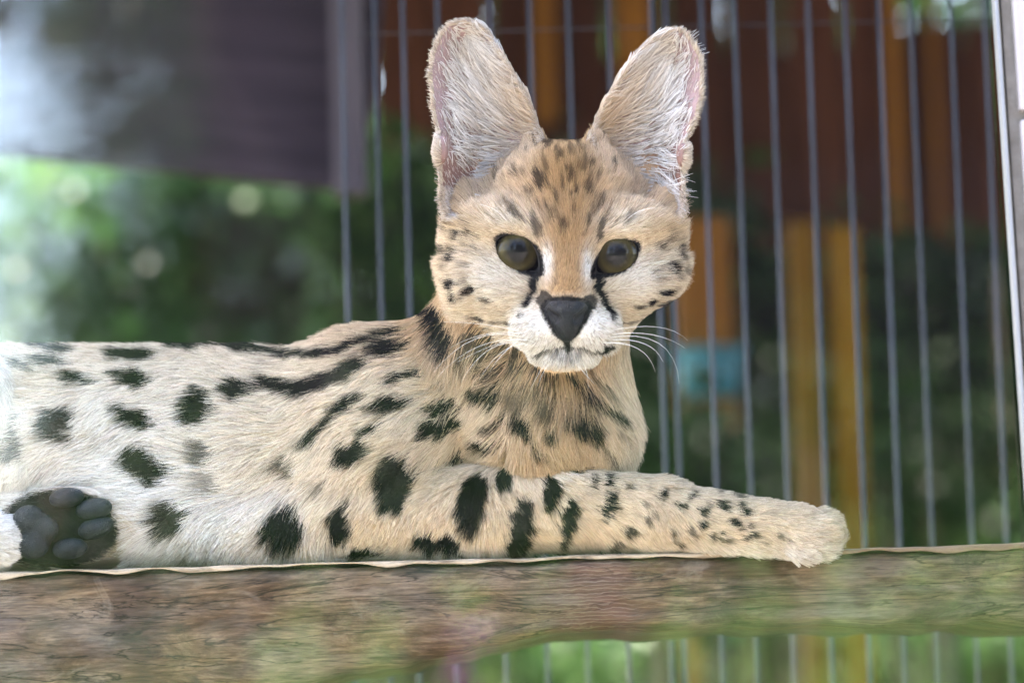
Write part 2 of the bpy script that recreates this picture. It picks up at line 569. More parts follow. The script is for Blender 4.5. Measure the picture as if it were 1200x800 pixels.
pil = empty('tiled_pillar', (xe, YG, GZ))
tag(pil, 'pillar clad in glossy white tiles with grey grout beside the glass window', 'pillar')
pil.rotation_euler.y = -LEAN
GROUT = simple_mat('grout', (0.09, 0.083, 0.075), (0.15, 0.14, 0.13), 120, 0.95)
PW = 0.42
o = link('core', box_mesh('core', PW, 0.030, 2.1), pil, GROUT); o.location = (PW / 2 + 0.0022, -0.002 + 0.015, 0)
def tile_mat():
    t = NT('glazed_white_tile')
    f = t.noise(t.coords(), 14, 4, 0.5)
    t.base(t.ramp(f, [(0.35, (0.215, 0.20, 0.205)), (0.7, (0.25, 0.235, 0.245))]), 0.35)
    t.b.inputs['Specular IOR Level'].default_value = 0.25
    t.bump(f, 0.05, 0.004)
    return t.m
TILE = tile_mat()
zg = at(1188, 138, YG).z - GZ
TH, TW, GAP = 0.196, 0.129, 0.0048
tile_me = box_mesh('tile', TW, 0.009, TH, 0.0015); tile_me.materials.append(TILE)
k0 = -int(zg // (TH + GAP)) - 1
for r_ in range(k0, 5):
    for c_ in range(3):
        z = zg + GAP / 2 + r_ * (TH + GAP)
        if z < 0 or z + TH > 2.1: continue
        o = link('tile', tile_me, pil); o.location = (0.0072 + TW / 2 + c_ * (TW + GAP), -0.0055, z)

# ---- unseen roof, sized to shade the animal and the background, carried by posts
DARKW = rand_mat('dark_stained_boards', [(0.3, (0.028, 0.018, 0.016)), (0.7, (0.062, 0.040, 0.036))], 5, 0.75, (1, 12, 12))
roof = empty('enclosure_roof', (0, 1.97, GZ + 2.0))
tag(roof, 'dark boarded flat roof covering the animal enclosure', 'roof')
rb = box_mesh('board', 0.196, 3.7, 0.03, 0.003); rb.materials.append(DARKW)
for i in range(26):
    o = link('board', rb, roof); o.location = (-2.6 + i * 0.2 + 0.1, 0.0, 0.10)
for yy in (-1.7, 0, 1.7):
    o = link('beam', box_mesh('beam', 5.2, 0.08, 0.10, 0.004), roof, M_POST); o.location = (0, yy, 0)
for sx in (-2.5, 2.5):
    for yy in (-1.7, 1.7):
        o = link('post', box_mesh('post', 0.09, 0.09, 2.0, 0.004), roof, M_POST); o.location = (sx, yy, -2.0)

# ---- dark board panel hanging behind on the one side
panel = empty('hanging_board_panel', (0, 0, 0))
YP = 1.15
pa, pb, pc_, pd = at(-420, 120, YP), at(428, 226, YP), at(424, -60, YP), at(-420, -60, YP)
panel.location = ((pa.x + pb.x) / 2, YP, pb.z)
tag(panel, 'dark stained timber panel with slanting lower edge hung under the roof', 'panel')
nb = 3
zt = GZ + 2.0
HB = (zt - pb.z + 0.10) / nb
PANELW = rand_mat('panel_wood', [(0.3, (0.016, 0.011, 0.017)), (0.7, (0.036, 0.025, 0.035))], 5, 0.6, (1, 12, 12))
slope = math.atan2(pb.z - at(0, 182, YP).z, pb.x - at(0, 182, YP).x)
Lp = pb.x - pa.x
bme = box_mesh('board', Lp, 0.022, HB - 0.004, 0.002); bme.materials.append(PANELW)
for i in range(nb):
    o = link('board', bme, panel)
    o.rotation_euler = (0, -slope, 0)
    o.location = (-math.sin(-slope) * 0, 0, (i * HB) + 0.0 - math.tan(-slope) * 0 + (pb.z - pb.z) - math.sin(-slope) * -0 + (-slope) * Lp / 2 * 1.0)
ed = link('edge_board', box_mesh('edge_board', 0.028, 0.05, zt - pb.z + 0.02, 0.003), panel, rand_mat('edge_wood', [(0.3, (0.035, 0.028, 0.036)), (0.7, (0.065, 0.052, 0.06))], 6, 0.6, (10, 10, 1)))
ed.location = (Lp / 2 - 0.012, -0.012, -0.005)

# ---- brown boarded shed behind the bars
YS = 3.3
shed = empty('boarded_shed', (at(900, 300, YS).x, YS, GZ))
tag(shed, 'reddish brown boarded timber shed wall raised behind the steel bars', 'shed')
SHEDW = rand_mat('shed_boards', [(0.3, (0.035, 0.012, 0.007)), (0.7, (0.095, 0.033, 0.017))], 4, 0.8, (10, 10, 1))
xl, xr = at(440, 200, YS).x, at(1500, 200, YS).x
zb, zt2 = at(1000, 292, YS).z, at(800, -70, YS).z
bw = 0.085
n = int((xr - xl) / bw)
bdm = box_mesh('board', bw - 0.006, 0.022, zt2 - zb, 0.003); bdm.materials.append(SHEDW)
bdl = box_mesh('board', bw - 0.006, 0.022, at(1100, 30, YS).z - zb, 0.003); bdl.materials.append(SHEDW)
bds = box_mesh('board', bw - 0.006, 0.022, zt2 - at(600, 205, YS).z, 0.003); bds.materials.append(SHEDW)
for i in range(n):
    x = xl + (i + .5) * bw
    short = x < at(690, 205, YS).x
    o = link('board', bds if short else (bdl if x > at(1035, 100, YS).x else bdm), shed)
    o.location = (x - shed.location.x, 0.006 * (i % 2), (at(600, 205, YS).z if short else zb) - GZ)
for z in (zb + 0.05, at(900, 50, YS).z - 0.08):
    o = link('rail', box_mesh('rail', xr - xl, 0.05, 0.07, 0.003), shed, SHEDW); o.location = ((xl + xr) / 2 - shed.location.x, 0.045, z - GZ)
o = link('back_panel', box_mesh('back_panel', xr - xl - 0.02, 0.012, at(900, 50, YS).z - at(600, 205, YS).z, 0.002), shed, SHEDW); o.location = ((xl + xr) / 2 - shed.location.x, 0.082, at(600, 205, YS).z - GZ)
for x in (xl + 0.06, xr - 0.06):
    o = link('post', box_mesh('post', 0.09, 0.09, zt2 - GZ, 0.003), shed, SHEDW); o.location = (x - shed.location.x, 0.14, 0)
ORANGE = rand_mat('orange_boards', [(0.3, (0.15, 0.058, 0.008)), (0.7, (0.25, 0.10, 0.015))], 5, 0.7, (10, 10, 1))
for px, wpx in ((1050, 20), (1097, 10), (640, 26), (745, 40)):
    p = at(px, 100, YS - 0.06)
    zz = at(px, 285 if px > 1000 else 140, YS - 0.06).z
    o = link('batten', box_mesh('batten', wpx * S * 2.6, 0.02, zt2 - zz, 0.003), shed, ORANGE)
    o.location = (p.x - shed.location.x, -0.06 + 0.03, zz - GZ)

# ---- yellow timber posts and the blue crate between them
YELL = rand_mat('yellow_timber', [(0.3, (0.095, 0.044, 0.002)), (0.7, (0.16, 0.077, 0.003))], 5, 0.7, (12, 12, 1))
YY = 2.3
def yellow_post(px, w, top, lab, mat=YELL, bottom=None, y=YY):
    p = at(px, 400, y)
    zt_ = at(px, top, y).z; z0 = GZ if bottom is None else at(px, bottom, y).z
    o = link('timber_post', box_mesh('timber_post', w * S * (y + 2) / 2, 0.06, zt_ - z0, 0.004), None, mat)
    o.location = (p.x, y, z0)
    tag(o, lab, 'post')
yellow_post(943, 30, 262, 'yellow timber post with flat top, the one nearer the blue tub')
yellow_post(990, 34, 268, 'yellow timber post with flat top, farther from the blue tub')
yellow_post(826, 66, 258, 'broad orange yellow timber post rising above the blue tub', ORANGE, None, 2.5)
def tub():
    p = at(832, 465, 2.40); w = 84 * S * 4.25 / 2; h = at(832, 408, 2.25).z - at(832, 468, 2.25).z
    root = empty('plastic_tub', (p.x, 2.40, p.z))
    t = NT('blue_plastic'); f = t.noise(t.coords(), 8, 3, .5); t.base(t.ramp(f, [(0.3, (0.015, 0.12, 0.20)), (0.7, (0.03, 0.17, 0.26))]), 0.4)
    V, F = [], []
    ns = 20
    rings = [(0.40, 0), (0.46, 0.6), (0.49, 0.86), (0.54, 0.88), (0.54, 1.0), (0.50, 1.0), (0.44, 0.5), (0.38, 0.06)]
    for r_, z in rings:
        for k in range(ns):
            a = 2 * math.pi * k / ns
            V.append((math.cos(a) * r_ * w, math.sin(a) * r_ * w * 0.6, z * h))
    for i in range(len(rings) - 1):
        for k in range(ns):
            F.append((i * ns + k, i * ns + (k + 1) % ns, (i + 1) * ns + (k + 1) % ns, (i + 1) * ns + k))
    F.append(tuple(range(ns))[::-1]); F.append(tuple((len(rings) - 1) * ns + k for k in range(ns)))
    link('tub_shell', mesh_from('tub_shell', V, F), root, t.m)
    tag(root, 'blue plastic tub hung on the front of the broad orange post', 'tub')
tub()

# ---- foliage
def leaf_mat(name, c1, c2, c3):
    t = NT(name)
    oi = t.n('ShaderNodeNewGeometry')
    c = t.ramp(oi.outputs['Random Per Island'], [(0.0, c1), (0.5, c2), (1.0, c3)])
    t.base(c, 0.55)
    t.t.nodes.remove(t.b)
    d = t.n('ShaderNodeBsdfDiffuse'); tr = t.n('ShaderNodeBsdfTranslucent'); gl = t.n('ShaderNodeBsdfGlossy'); gl.inputs['Roughness'].default_value = 0.4
    t.l(c, d.inputs[0]); t.l(c, tr.inputs[0])
    m1 = t.n('ShaderNodeMixShader'); m1.inputs[0].default_value = 0.4
    m2 = t.n('ShaderNodeMixShader'); m2.inputs[0].default_value = 0.02
    t.l(d.outputs[0], m1.inputs[1]); t.l(tr.outputs[0], m1.inputs[2]); t.l(m1.outputs[0], m2.inputs[1]); t.l(gl.outputs[0], m2.inputs[2])
    t.l(m2.outputs[0], t.out.inputs['Surface'])
    return t.m
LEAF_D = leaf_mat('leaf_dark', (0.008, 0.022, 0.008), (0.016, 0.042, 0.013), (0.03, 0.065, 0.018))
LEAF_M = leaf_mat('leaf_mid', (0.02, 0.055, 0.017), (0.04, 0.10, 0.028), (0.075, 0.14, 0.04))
LEAF_Y = leaf_mat('leaf_pale', (0.05, 0.10, 0.033), (0.09, 0.16, 0.05), (0.17, 0.21, 0.07))
LEAF_B = leaf_mat('leaf_bright', (0.05, 0.12, 0.03), (0.09, 0.20, 0.05), (0.19, 0.28, 0.08))
BARK = rand_mat('bark', [(0.3, (0.04, 0.03, 0.022)), (0.7, (0.10, 0.075, 0.055))], 9, 0.9, (6, 6, 1))

def leaves(r, centre, rad, n, size, clumps=26):
    """leaf-shaped quads gathered in clumps through an uneven crown volume"""
    cl = r.normal(0, 1, (clumps, 3)); cl /= np.linalg.norm(cl, axis=1, keepdims=True)
    cl *= r.uniform(0.35, 1.0, (clumps, 1)) ** 0.6
    cr = r.uniform(0.16, 0.36, clumps)
    k = r.integers(0, clumps, n)
    p = cl[k] + r.normal(0, 1, (n, 3)) * cr[k][:, None] * 0.6
    p = p * np.array(rad) + np.array(centre)
    a = r.normal(0, 1, (n, 3)); a[:, 2] -= 0.35; a /= np.linalg.norm(a, axis=1, keepdims=True)
    b = np.cross(a, r.normal(0, 1, (n, 3))); b /= np.linalg.norm(b, axis=1, keepdims=True)
    nn = np.cross(a, b)
    s = size * r.uniform(0.6, 1.4, (n, 1))
    V = np.stack([p, p + a * s * 0.45 + b * s * 0.26 + nn * s * 0.06, p + a * s, p + a * s * 0.45 - b * s * 0.26 + nn * s * 0.06], 1).reshape(-1, 3)
    F = np.arange(4 * n).reshape(n, 4)
    return V, F

def bush(name, loc, rad, n, size, mat, lab, cat='bush', group=None, seed=1, clumps=26, base=None):
    r = np.random.default_rng(seed)
    base = GZ if base is None else base
    root = empty(name, (loc[0], loc[1], base))
    tag(root, lab, cat, group)
    cz = loc[2] - base
    V, F = leaves(r, (0, 0, cz), rad, n, size, clumps)
    V[:, 2] = np.maximum(V[:, 2], 0.01)
    link('crown', mesh_from('crown', V, F, False), root, mat)
    VV, FF = [], []
    for i in range(5):
        q = r.normal(0, 1, 3) * np.array(rad) * 0.45
        pts_ = [(0.02 * i, 0, 0), (q[0] * 0.3, q[1] * 0.3, cz * 0.5), (q[0], q[1], cz + abs(q[2]))]
        v, f = tube(pts_, [0.03 + 0.02 * rad[2], 0.02, 0.006], 6)
        FF += [tuple(x + len(VV) for x in t_) for t_ in f]; VV += v
    link('trunk', mesh_from('trunk', VV, FF), root, BARK)
    return root

def at_bush(px, py, y, rx, rz, **kw):
    p = at(px, py, y); k = S * (y + 2) / 2
    return dict(loc=(p.x, p.y, p.z), rad=(rx * k, max(rx, rz) * k * 0.5, rz * k), **kw)

# behind the bars, in the shade of roof and shed
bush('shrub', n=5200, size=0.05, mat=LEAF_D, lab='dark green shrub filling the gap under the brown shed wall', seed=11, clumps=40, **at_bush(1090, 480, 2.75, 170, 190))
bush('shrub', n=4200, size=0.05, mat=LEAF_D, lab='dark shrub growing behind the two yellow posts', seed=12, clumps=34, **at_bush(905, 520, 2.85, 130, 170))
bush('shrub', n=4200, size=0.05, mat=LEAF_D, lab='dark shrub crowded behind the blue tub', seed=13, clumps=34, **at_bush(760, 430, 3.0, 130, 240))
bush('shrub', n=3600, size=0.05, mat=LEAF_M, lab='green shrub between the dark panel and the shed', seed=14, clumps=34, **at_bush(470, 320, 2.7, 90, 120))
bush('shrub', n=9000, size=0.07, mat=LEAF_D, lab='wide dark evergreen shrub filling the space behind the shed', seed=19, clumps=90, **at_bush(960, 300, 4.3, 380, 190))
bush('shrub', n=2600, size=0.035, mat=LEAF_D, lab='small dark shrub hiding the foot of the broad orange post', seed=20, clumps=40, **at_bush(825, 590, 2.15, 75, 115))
# the brighter planting under the hanging panel
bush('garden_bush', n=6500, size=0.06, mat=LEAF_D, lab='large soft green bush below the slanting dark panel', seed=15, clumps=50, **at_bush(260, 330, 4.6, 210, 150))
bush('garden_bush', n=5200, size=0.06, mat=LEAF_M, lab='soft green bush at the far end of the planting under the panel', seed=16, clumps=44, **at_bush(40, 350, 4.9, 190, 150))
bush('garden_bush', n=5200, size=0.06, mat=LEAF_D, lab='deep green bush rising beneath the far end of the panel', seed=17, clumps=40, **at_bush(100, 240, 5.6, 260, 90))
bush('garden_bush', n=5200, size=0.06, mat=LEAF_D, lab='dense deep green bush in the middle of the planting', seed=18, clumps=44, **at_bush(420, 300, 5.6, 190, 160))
# low sunlit planting seen under the beam
for i, (px, py, rx, rz, mt, lb) in enumerate([
    (520, 800, 130, 80, LEAF_M, 'low green bush seen under the thick end of the beam'),
    (700, 800, 120, 85, LEAF_M, 'low mid green bush seen under the middle of the beam'),
    (880, 805, 120, 85, LEAF_Y, 'low pale green bush seen under the thin end of the beam'),
    (1070, 800, 130, 90, LEAF_M, 'low leafy bush between pillar and beam, lowest of the planting'),
    (1220, 800, 110, 90, LEAF_M, 'low leafy bush hidden partly by the tiled pillar')]):
    bush('low_bush', n=3600, size=0.05, mat=mt, lab=lb, seed=30 + i, clumps=36, group='low bushes beyond the beam', **at_bush(px, py, 5.2, rx, rz))
bush('background_hedge', (0.3, 8.0, 0.15), (3.6, 0.5, 1.3), 15000, 0.10, LEAF_D, 'long dark hedge closing the garden behind all bushes', 'hedge', None, 45, 160)
bush('background_hedge', (4.6, 6.4, 0.55), (2.0, 0.7, 1.7), 14000, 0.09, LEAF_D, 'tall dark hedge past the tiled pillar, beyond the shed end', 'hedge', None, 46, 150)
bush('background_hedge', (2.6, 5.2, 0.3), (1.3, 0.6, 1.4), 10000, 0.08, LEAF_D, 'rounded dark hedge just behind the end of the shed', 'hedge', None, 47, 110)
# tall trees behind everything
for i, (x, y, rz_) in enumerate([(-2.2, 9.5, 2.2), (0.1, 11.0, 2.6), (2.1, 9.6, 2.4)]):
    bush('background_tree', (x, y, 1.4), (1.7, 1.4, rz_), 11000, 0.16, LEAF_D, ['broad leafy tree beyond the pale bushes', 'tall leafy tree beyond the shed, middle of three', 'tall leafy tree beyond the shed past the yellow posts'][i], 'tree', 'trees beyond the enclosure', 50 + i, 60)

# ---- the visitor side, seen only mirrored in the glass
house = empty('visitor_building', (3.42, -11.0, GZ))
tag(house, 'long dark timber visitor building across the path, mirrored in the glass', 'building')
HW = rand_mat('house_boards', [(0.3, (0.010, 0.008, 0.010)), (0.7, (0.020, 0.016, 0.019))], 4, 0.85, (1, 1, 10))
hb = box_mesh('wall_board', 9.2, 0.05, 0.392, 0.004); hb.materials.append(HW)
for i in range(10):
    o = link('wall_board', hb, house); o.location = (0, 0, i * 0.4)
o = link('roof', box_mesh('roof', 9.8, 3.4, 0.12, 0.01), house, DARKW); o.location = (0, -1.0, 4.02)
HEDGE = [(-1.5, -8.4, 0.92, LEAF_D), (-1.1, -8.8, 0.95, LEAF_D), (-0.7, -8.4, 0.90, LEAF_D), (-0.2, -8.7, 0.92, LEAF_D), (0.3, -8.5, 0.90, LEAF_D), (0.85, -8.7, 0.92, LEAF_D), (1.35, -8.5, 0.92, LEAF_D), (1.8, -8.6, 0.95, LEAF_D)]
for i, (x, y, h, mt) in enumerate(HEDGE):
    bush('border_shrub', (x, y, GZ + h + 0.05), (0.44, 0.36, h), 6500, 0.05, mt, 'green border shrub in the taller rear row across the visitor path', 'shrub', 'taller shrubs across the visitor path', 70 + i, 70)
for i, x in enumerate((-1.2, -0.85, -0.45, -0.1, 0.25, 0.6, 0.95, 1.3)):
    h = (0.52, 0.54, 0.56, 0.60, 0.58, 0.62, 0.66, 0.66)[i]
    bush('border_perennial', (x, -7.0 - 0.15 * (i % 2), GZ + h), (0.30, 0.25, h), 3000, 0.04, LEAF_M if i < 2 else LEAF_B, 'bright leafy perennial in the low front row across the visitor path', 'plant', 'low bright plants across the visitor path', 80 + i, 40)
def flower_spike(x, y, top):
    root = empty('flower_spike', (x, y, GZ)); tag(root, 'tall purple flower spike rising before the border shrubs', 'flower')
    V, F = tube([(0, 0, 0), (0.01, 0, top * 0.5), (0.0, 0, top)], [0.006, 0.005, 0.003], 6)
    link('stem', mesh_from('stem', V, F), root, LEAF_M)
    r = np.random.default_rng(5); n_ = 36
    p = np.stack([r.normal(0, 0.016, n_), r.normal(0, 0.016, n_), r.uniform(top - 0.20, top, n_)], 1)
    a_ = r.normal(0, 1, (n_, 3)); a_ /= np.linalg.norm(a_, axis=1, keepdims=True); b_ = np.cross(a_, r.normal(0, 1, (n_, 3))); b_ /= np.linalg.norm(b_, axis=1, keepdims=True)
    V = np.stack([p, p + a_ * .02 + b_ * .012, p + a_ * .04, p + a_ * .02 - b_ * .012], 1).reshape(-1, 3)
    t = NT('purple_petals'); t.base((0.13, 0.018, 0.12), 0.6)
    link('blossom', mesh_from('blossom', V, np.arange(4 * n_).reshape(n_, 4), False), root, t.m)
flower_spike(-0.115, -6.6, 1.10)
def sky_fade_tree():
    """loose tree whose foliage thins out away from the building corner"""
    r = np.random.default_rng(90); n_ = 19000  # leaf density shaped to soften the mirrored edge of bright sky
    root = empty('corner_tree', (-1.05, -10.0, GZ)); tag(root, 'loose tree at the building corner, thinning towards the open sky', 'tree')
    x = -0.61 + 0.68 * np.sqrt(r.random(n_)); p = np.stack([x, r.normal(0, 0.35, n_), r.uniform(0.3, 4.3, n_) ** 1.0], 1)
    p[:, 0] += 0.05 * np.sin(p[:, 2] * 5)
    a_ = r.normal(0, 1, (n_, 3)); a_ /= np.linalg.norm(a_, axis=1, keepdims=True)
    b_ = np.cross(a_, r.normal(0, 1, (n_, 3))); b_ /= np.linalg.norm(b_, axis=1, keepdims=True)
    s_ = 0.045 * r.uniform(.6, 1.4, (n_, 1))
    V = np.stack([p, p + a_ * s_ * .45 + b_ * s_ * .28, p + a_ * s_, p + a_ * s_ * .45 - b_ * s_ * .28], 1).reshape(-1, 3)
    link('crown', mesh_from('crown', V, np.arange(4 * n_).reshape(n_, 4), False), root, LEAF_D)
    V, F = tube([(0.1, 0, 0), (0.08, 0, 1.5), (0.1, 0, 3.2), (0.06, 0, 4.2)], [0.06, 0.045, 0.03, 0.008], 8)
    link('trunk', mesh_from('trunk', V, F), root, BARK)
sky_fade_tree()
for i, (x, y, rz_) in enumerate([(0.9, -15, 5.5), (6.0, -16, 5.0), (-7.5, -16, 4.6), (11.5, -14, 4.5)]):  # unseen trees added to keep low sky out of the eye reflections
    bush('park_tree', (x, y, 4.2), (2.9, 2.2, rz_), 6500, 0.28, LEAF_D, ['tall dark tree behind the middle of the visitor building', 'broad dark tree behind the far end of the visitor building', 'dark tree standing alone past the gap beside the building', 'last dark tree past the end of the building'][i], 'tree', 'park trees across the path', 95 + i, 60)
# ------------------------------------------------------------------ the animal: shape
EAR_L = [(520,262),(513,235),(512,200),(512,170),(506,140),(502,110),(501,85),(504,60),(513,38),(527,22),(545,17),(560,20),(574,31),(592,58),(608,86),(622,110),(632,135),(637,158),(628,200),(590,240),(550,262)]
EAR_R = [(690,158),(696,135),(708,112),(724,86),(742,60),(760,41),(777,31),(794,29),(808,37),(818,50),(825,68),(827,90),(825,115),(818,140),(808,165),(804,190),(804,220),(806,245),(795,265),(760,262),(715,225),(696,190)]

def ear(poly, d0, lean, side):
    P = [tuple(pc(x, y, d0)[:2]) for x, y in poly]
    xs = [p[0] for p in P]; ys = [p[1] for p in P]
    cx = sum(xs) / len(xs)
    def mid(X, Y):
        sd = poly_sd(P, X, Y)
        ins = np.clip(-sd, 0, None)
        bowl = 62 * (1 - np.exp(-ins / 26))
        # the outer margin turns forward, the inner margin turns back
        turn = side * (X - cx) * -0.30
        return sd, d0 + lean * (Y - 240) + bowl + turn
    def f(X, Y, Z):
        sd, m = mid(X, Y)
        return smax(sd + 2.5, np.abs(Z - m) * 0.62 - 5.2, 7)
    lo = np.array([min(xs), min(ys), d0 - 60]); hi = np.array([max(xs), max(ys), d0 + 140])
    return (f, lo, hi), mid

earL, midL = ear(EAR_L, 26, -0.10, -1)
earR, midR = ear(EAR_R, 26, -0.10, 1)

GROUPS = {
 'body': [
  (cone((-230, 540, 200), (410, 522, 178), 132, 114), 30),
  (ell(455, 488, 150, 112, 106, 100), 45),
  (cone((455, 520, 100), (375, 612, 85), 74, 44), 35),      # upper arm to elbow
  (ell(330, 618, 110, 85, 48, 70), 40),
  (ell(150, 600, 150, 160, 75, 110), 40),
 ],
 'neck': [
  (cone((545, 470, 165), (640, 330, 135), 96, 88), 50),
  (cone((640, 340, 125), (648, 480, 118), 86, 90), 40),
  (ell(647, 520, 118, 84, 86, 88), 40),
 ],
 'leg': [
  (cone((420, 606, 82), (570, 600, 66), 50, 50), 26),
  (cone((570, 600, 66), (660, 590, 60), 50, 48), 18),
  (cone((660, 590, 60), (770, 604, 34), 47, 39), 18),
  (cone((770, 604, 34), (880, 621, 12), 39, 35), 16),
  (ell(922, 625, 6, 50, 34, 38, 4), 18),
  (ell(958, 623, 24, 20, 26, 16, 6), 9), (ell(965, 628, 4, 19, 28, 15, 8), 7), (ell(959, 632, -15, 20, 26, 14, 8), 7), (ell(940, 636, -26, 22, 21, 12, 6), 8),
 ],
 'head': [
  (ell(660, 268, 104, 112, 98, 102), 20),
  (cone((614, 224, 34), (626, 172, 60), 24, 12), 22),
  (cone((708, 226, 34), (700, 172, 60), 24, 12), 22),
  (ell(549, 250, 60, 16, 30, 34), 22), (ell(774, 254, 60, 16, 28, 34), 22),
  (ell(662, 197, 84, 42, 26, 44), 22),
  (ell(578, 308, 74, 56, 57, 62), 40),
  (ell(742, 309, 74, 55, 55, 62), 40),
  (ell(662, 362, 62, 78, 50, 66), 34),
  (cone((660, 215, 30), (662, 270, 18), 44, 36), 26),
  (cone((662, 270, 14), (664, 352, -22), 32, 26), 20),
  (ell(598, 257, 23, 38, 18, 28, -4), 24),
  (ell(730, 261, 23, 38, 18, 28, 6), 24),
  (ell(590, 336, 34, 46, 26, 34, 20), 24),
  (ell(738, 336, 34, 46, 26, 34, -20), 24),
  (ell(637, 386, -6, 36, 27, 36), 20),
  (ell(689, 386, -6, 36, 27, 36), 20),
  (ell(662, 414, 6, 40, 17, 36), 10),
 ],
 'ear': [(earL, 16), (earR, 16), (ell(517, 176, 16, 9, 17, 10), 8), (ell(800, 182, 16, 8, 16, 10), 8)],
 'hind': [
  (ell(-90, 500, 120, 118, 108, 90, -8), 16),
  (ell(0, 560, 110, 60, 66, 60), 24),
  (cone((-110, 622, 80), (30, 620, 62), 44, 42), 14),
  (ell(80, 617, 44, 66, 45, 30), 14),
 ],
 'heel': [(ell(-6, 634, 16, 26, 27, 24), 6)],
 'tail': [(cone((-300, 600, 240), (-230, 632, 330), 34, 28), 20), (cone((-230, 632, 330), (-20, 640, 345), 28, 20), 12)],
}
EYES = [(606.5, 296, 33), (722.5, 300, -33)]
EYE_OUT = [
 [(580,279),(585,275.5),(592,274),(604,275.5),(616,279.5),(625,286),(631,296),(633.6,309),(633,320),(623,319.5),(610,317),(596.4,309.5),(586,298),(581,287)],
 [(750,286),(744,282.5),(732,281),(719,284),(709.5,291),(702,300.5),(697,311),(695.6,322.5),(707,322),(721,319),(734.4,314),(744,305),(749,294)]]
def eye_sd(px, py):
    return np.minimum(poly_sd(EYE_OUT[0], px, py), poly_sd(EYE_OUT[1], px, py))
def eye_cut(i):
    Pp = [tuple(pc(x, y, 0)[:2]) for x, y in EYE_OUT[i]]
    def f(X, Y, Z): return np.maximum(poly_sd(Pp, X, Y) + 2.6 + np.zeros_like(Z), np.abs(Z + 20) - 70)
    A = np.array(Pp)
    return f, np.array([*A.min(0), -90.]), np.array([*A.max(0), 50.])

def ground_plane():
    # keep the belly and legs on top of the plank: design-space plane of the plank top, only behind its front edge
    n = np.array([RGT.z, -UPV.z, FWD.z]) * S
    z0 = float(ORG.z - RGT.z * 600 * S + UPV.z * 400 * S)
    ny = np.array([RGT.y, -UPV.y, FWD.y]) * S
    y0 = float(ORG.y - RGT.y * 600 * S + UPV.y * 400 * S)
    def f(X, Y, Z):
        z = (n[0] * X + n[1] * Y + n[2] * Z + z0) / S
        y = (ny[0] * X + ny[1] * Y + ny[2] * Z + y0) / S
        return np.maximum(3 - z, -60.0) + np.where(y < 0, y * 1.2, 0)      # <0 allowed side
    return f, np.array([-400., 560., -60.]), np.array([1010., 720., 420.])

prims = []
for g, L in GROUPS.items():
    for p, k in L: prims.append(('u', p, k))
prims.append(('i', ground_plane(), 8))
for i in (0, 1): prims.append(('s', eye_cut(i), 6))
# mouth crease and the dent between muzzle and cheek
prims.append(('s', cone((630, 409, -44), (664, 404, -50), 2.5, 3), 6))
prims.append(('s', cone((697, 407, -44), (664, 404, -50), 2.5, 3), 6))
CELL = 3.1
AX = np.arange(-380, 1012, CELL); AY = np.arange(4, 704, CELL); AZ = np.arange(-84, 385, CELL)
FLD = field(prims, AX, AY, AZ)
BV, BQ = surface_nets(FLD, AX, AY, AZ)
del FLD
BV = relax(BV, BQ, 2)
BN = fur_vertex_normals(BV, BQ)

def group_of(P):
    X, Y, Z = P[:, 0], P[:, 1], P[:, 2]
    names = list(GROUPS)
    D = np.stack([np.min([f(X, Y, Z) for (f, lo, hi), k in GROUPS[g]], axis=0) for g in names], 1)
    return D.argmin(1)
GI = {g: i for i, g in enumerate(GROUPS)}

def to_px(P):
    k = 1 + P[:, 2] / FPX
    return 600 + (P[:, 0] - 600) / k, 400 + (P[:, 1] - 400) / k

# ------------------------------------------------------------------ the animal: coat
# spots: (x, y, half-length, half-width, angle, strength)
BODY_SPOTS = [
 (66,407,27,5,6,1),(62,422,24,5,8,1),(30,428,18,4,25,1),(96,442,22,7,12,1),(158,415,30,7,0,1),(158,441,25,9,10,1),
 (222,404,22,7,0,1),(256,402,16,5,4,1),(285,406,18,6,6,1),(233,476,20,20,50,1),(282,456,17,14,0,1),
 (70,496,21,23,20,1),(160,488,26,12,25,1),(170,544,31,18,36,1),(196,608,18,21,20,1),(239,530,13,14,30,.8),(244,566,12,15,40,.5),
 (330,548,15,13,20,.75),(18,512,30,7,100,.9),(332,620,23,24,0,1),(374,570,9,6,-30,.6),(399,612,14,21,8,1),  # the tall narrow mark runs along the thigh fold
 (454,407,22,9,-12,1),(514,452,8,3,10,.7),(458,472,23,9,-13,1),(436,501,14,5,-16,1),(417,527,22,13,-16,1),
 (566,462,22,8,22,1),(517,479,19,8,0,1),(512,502,22,11,-6,1),(579,499,11,5,14,.9),(571,520,18,6,2,1),(534,546,15,6,4,1),
 (464,566,34,23,105,1),(553,589,37,16,100,1),(514,634,28,11,10,1),(431,645,22,6,0,1),(285,660,14,4,0,.5),
 (612,495,16,8,40,1),(629,527,9,6,20,.8),
]
BODY_STROKES = [  # polylines with half widths
 ([(300,408),(345,414),(395,410),(430,398),(472,383)], 6, 1),
 ([(308,447),(350,455),(400,438),(424,422)], 10, 1),
 ([(425,460),(398,481),(374,502),(357,518)], 7, 1),
 ([(462,445),(490,434),(516,430)], 6, 1),
 ([(496,365),(505,392),(516,412)], 12, 1),
]
NECK_SPOTS = [
 (684,499,21,12,27,1),(646,505,9,8,30,.9),(715,530,16,4,55,.7),(612,495,16,8,40,1),(566,462,22,8,22,1),(600,470,18,10,35,.7),
 (579,499,11,5,14,.9),(690,480,8,5,30,.4),(640,478,14,8,40,.8),(629,527,9,6,20,.8),
]
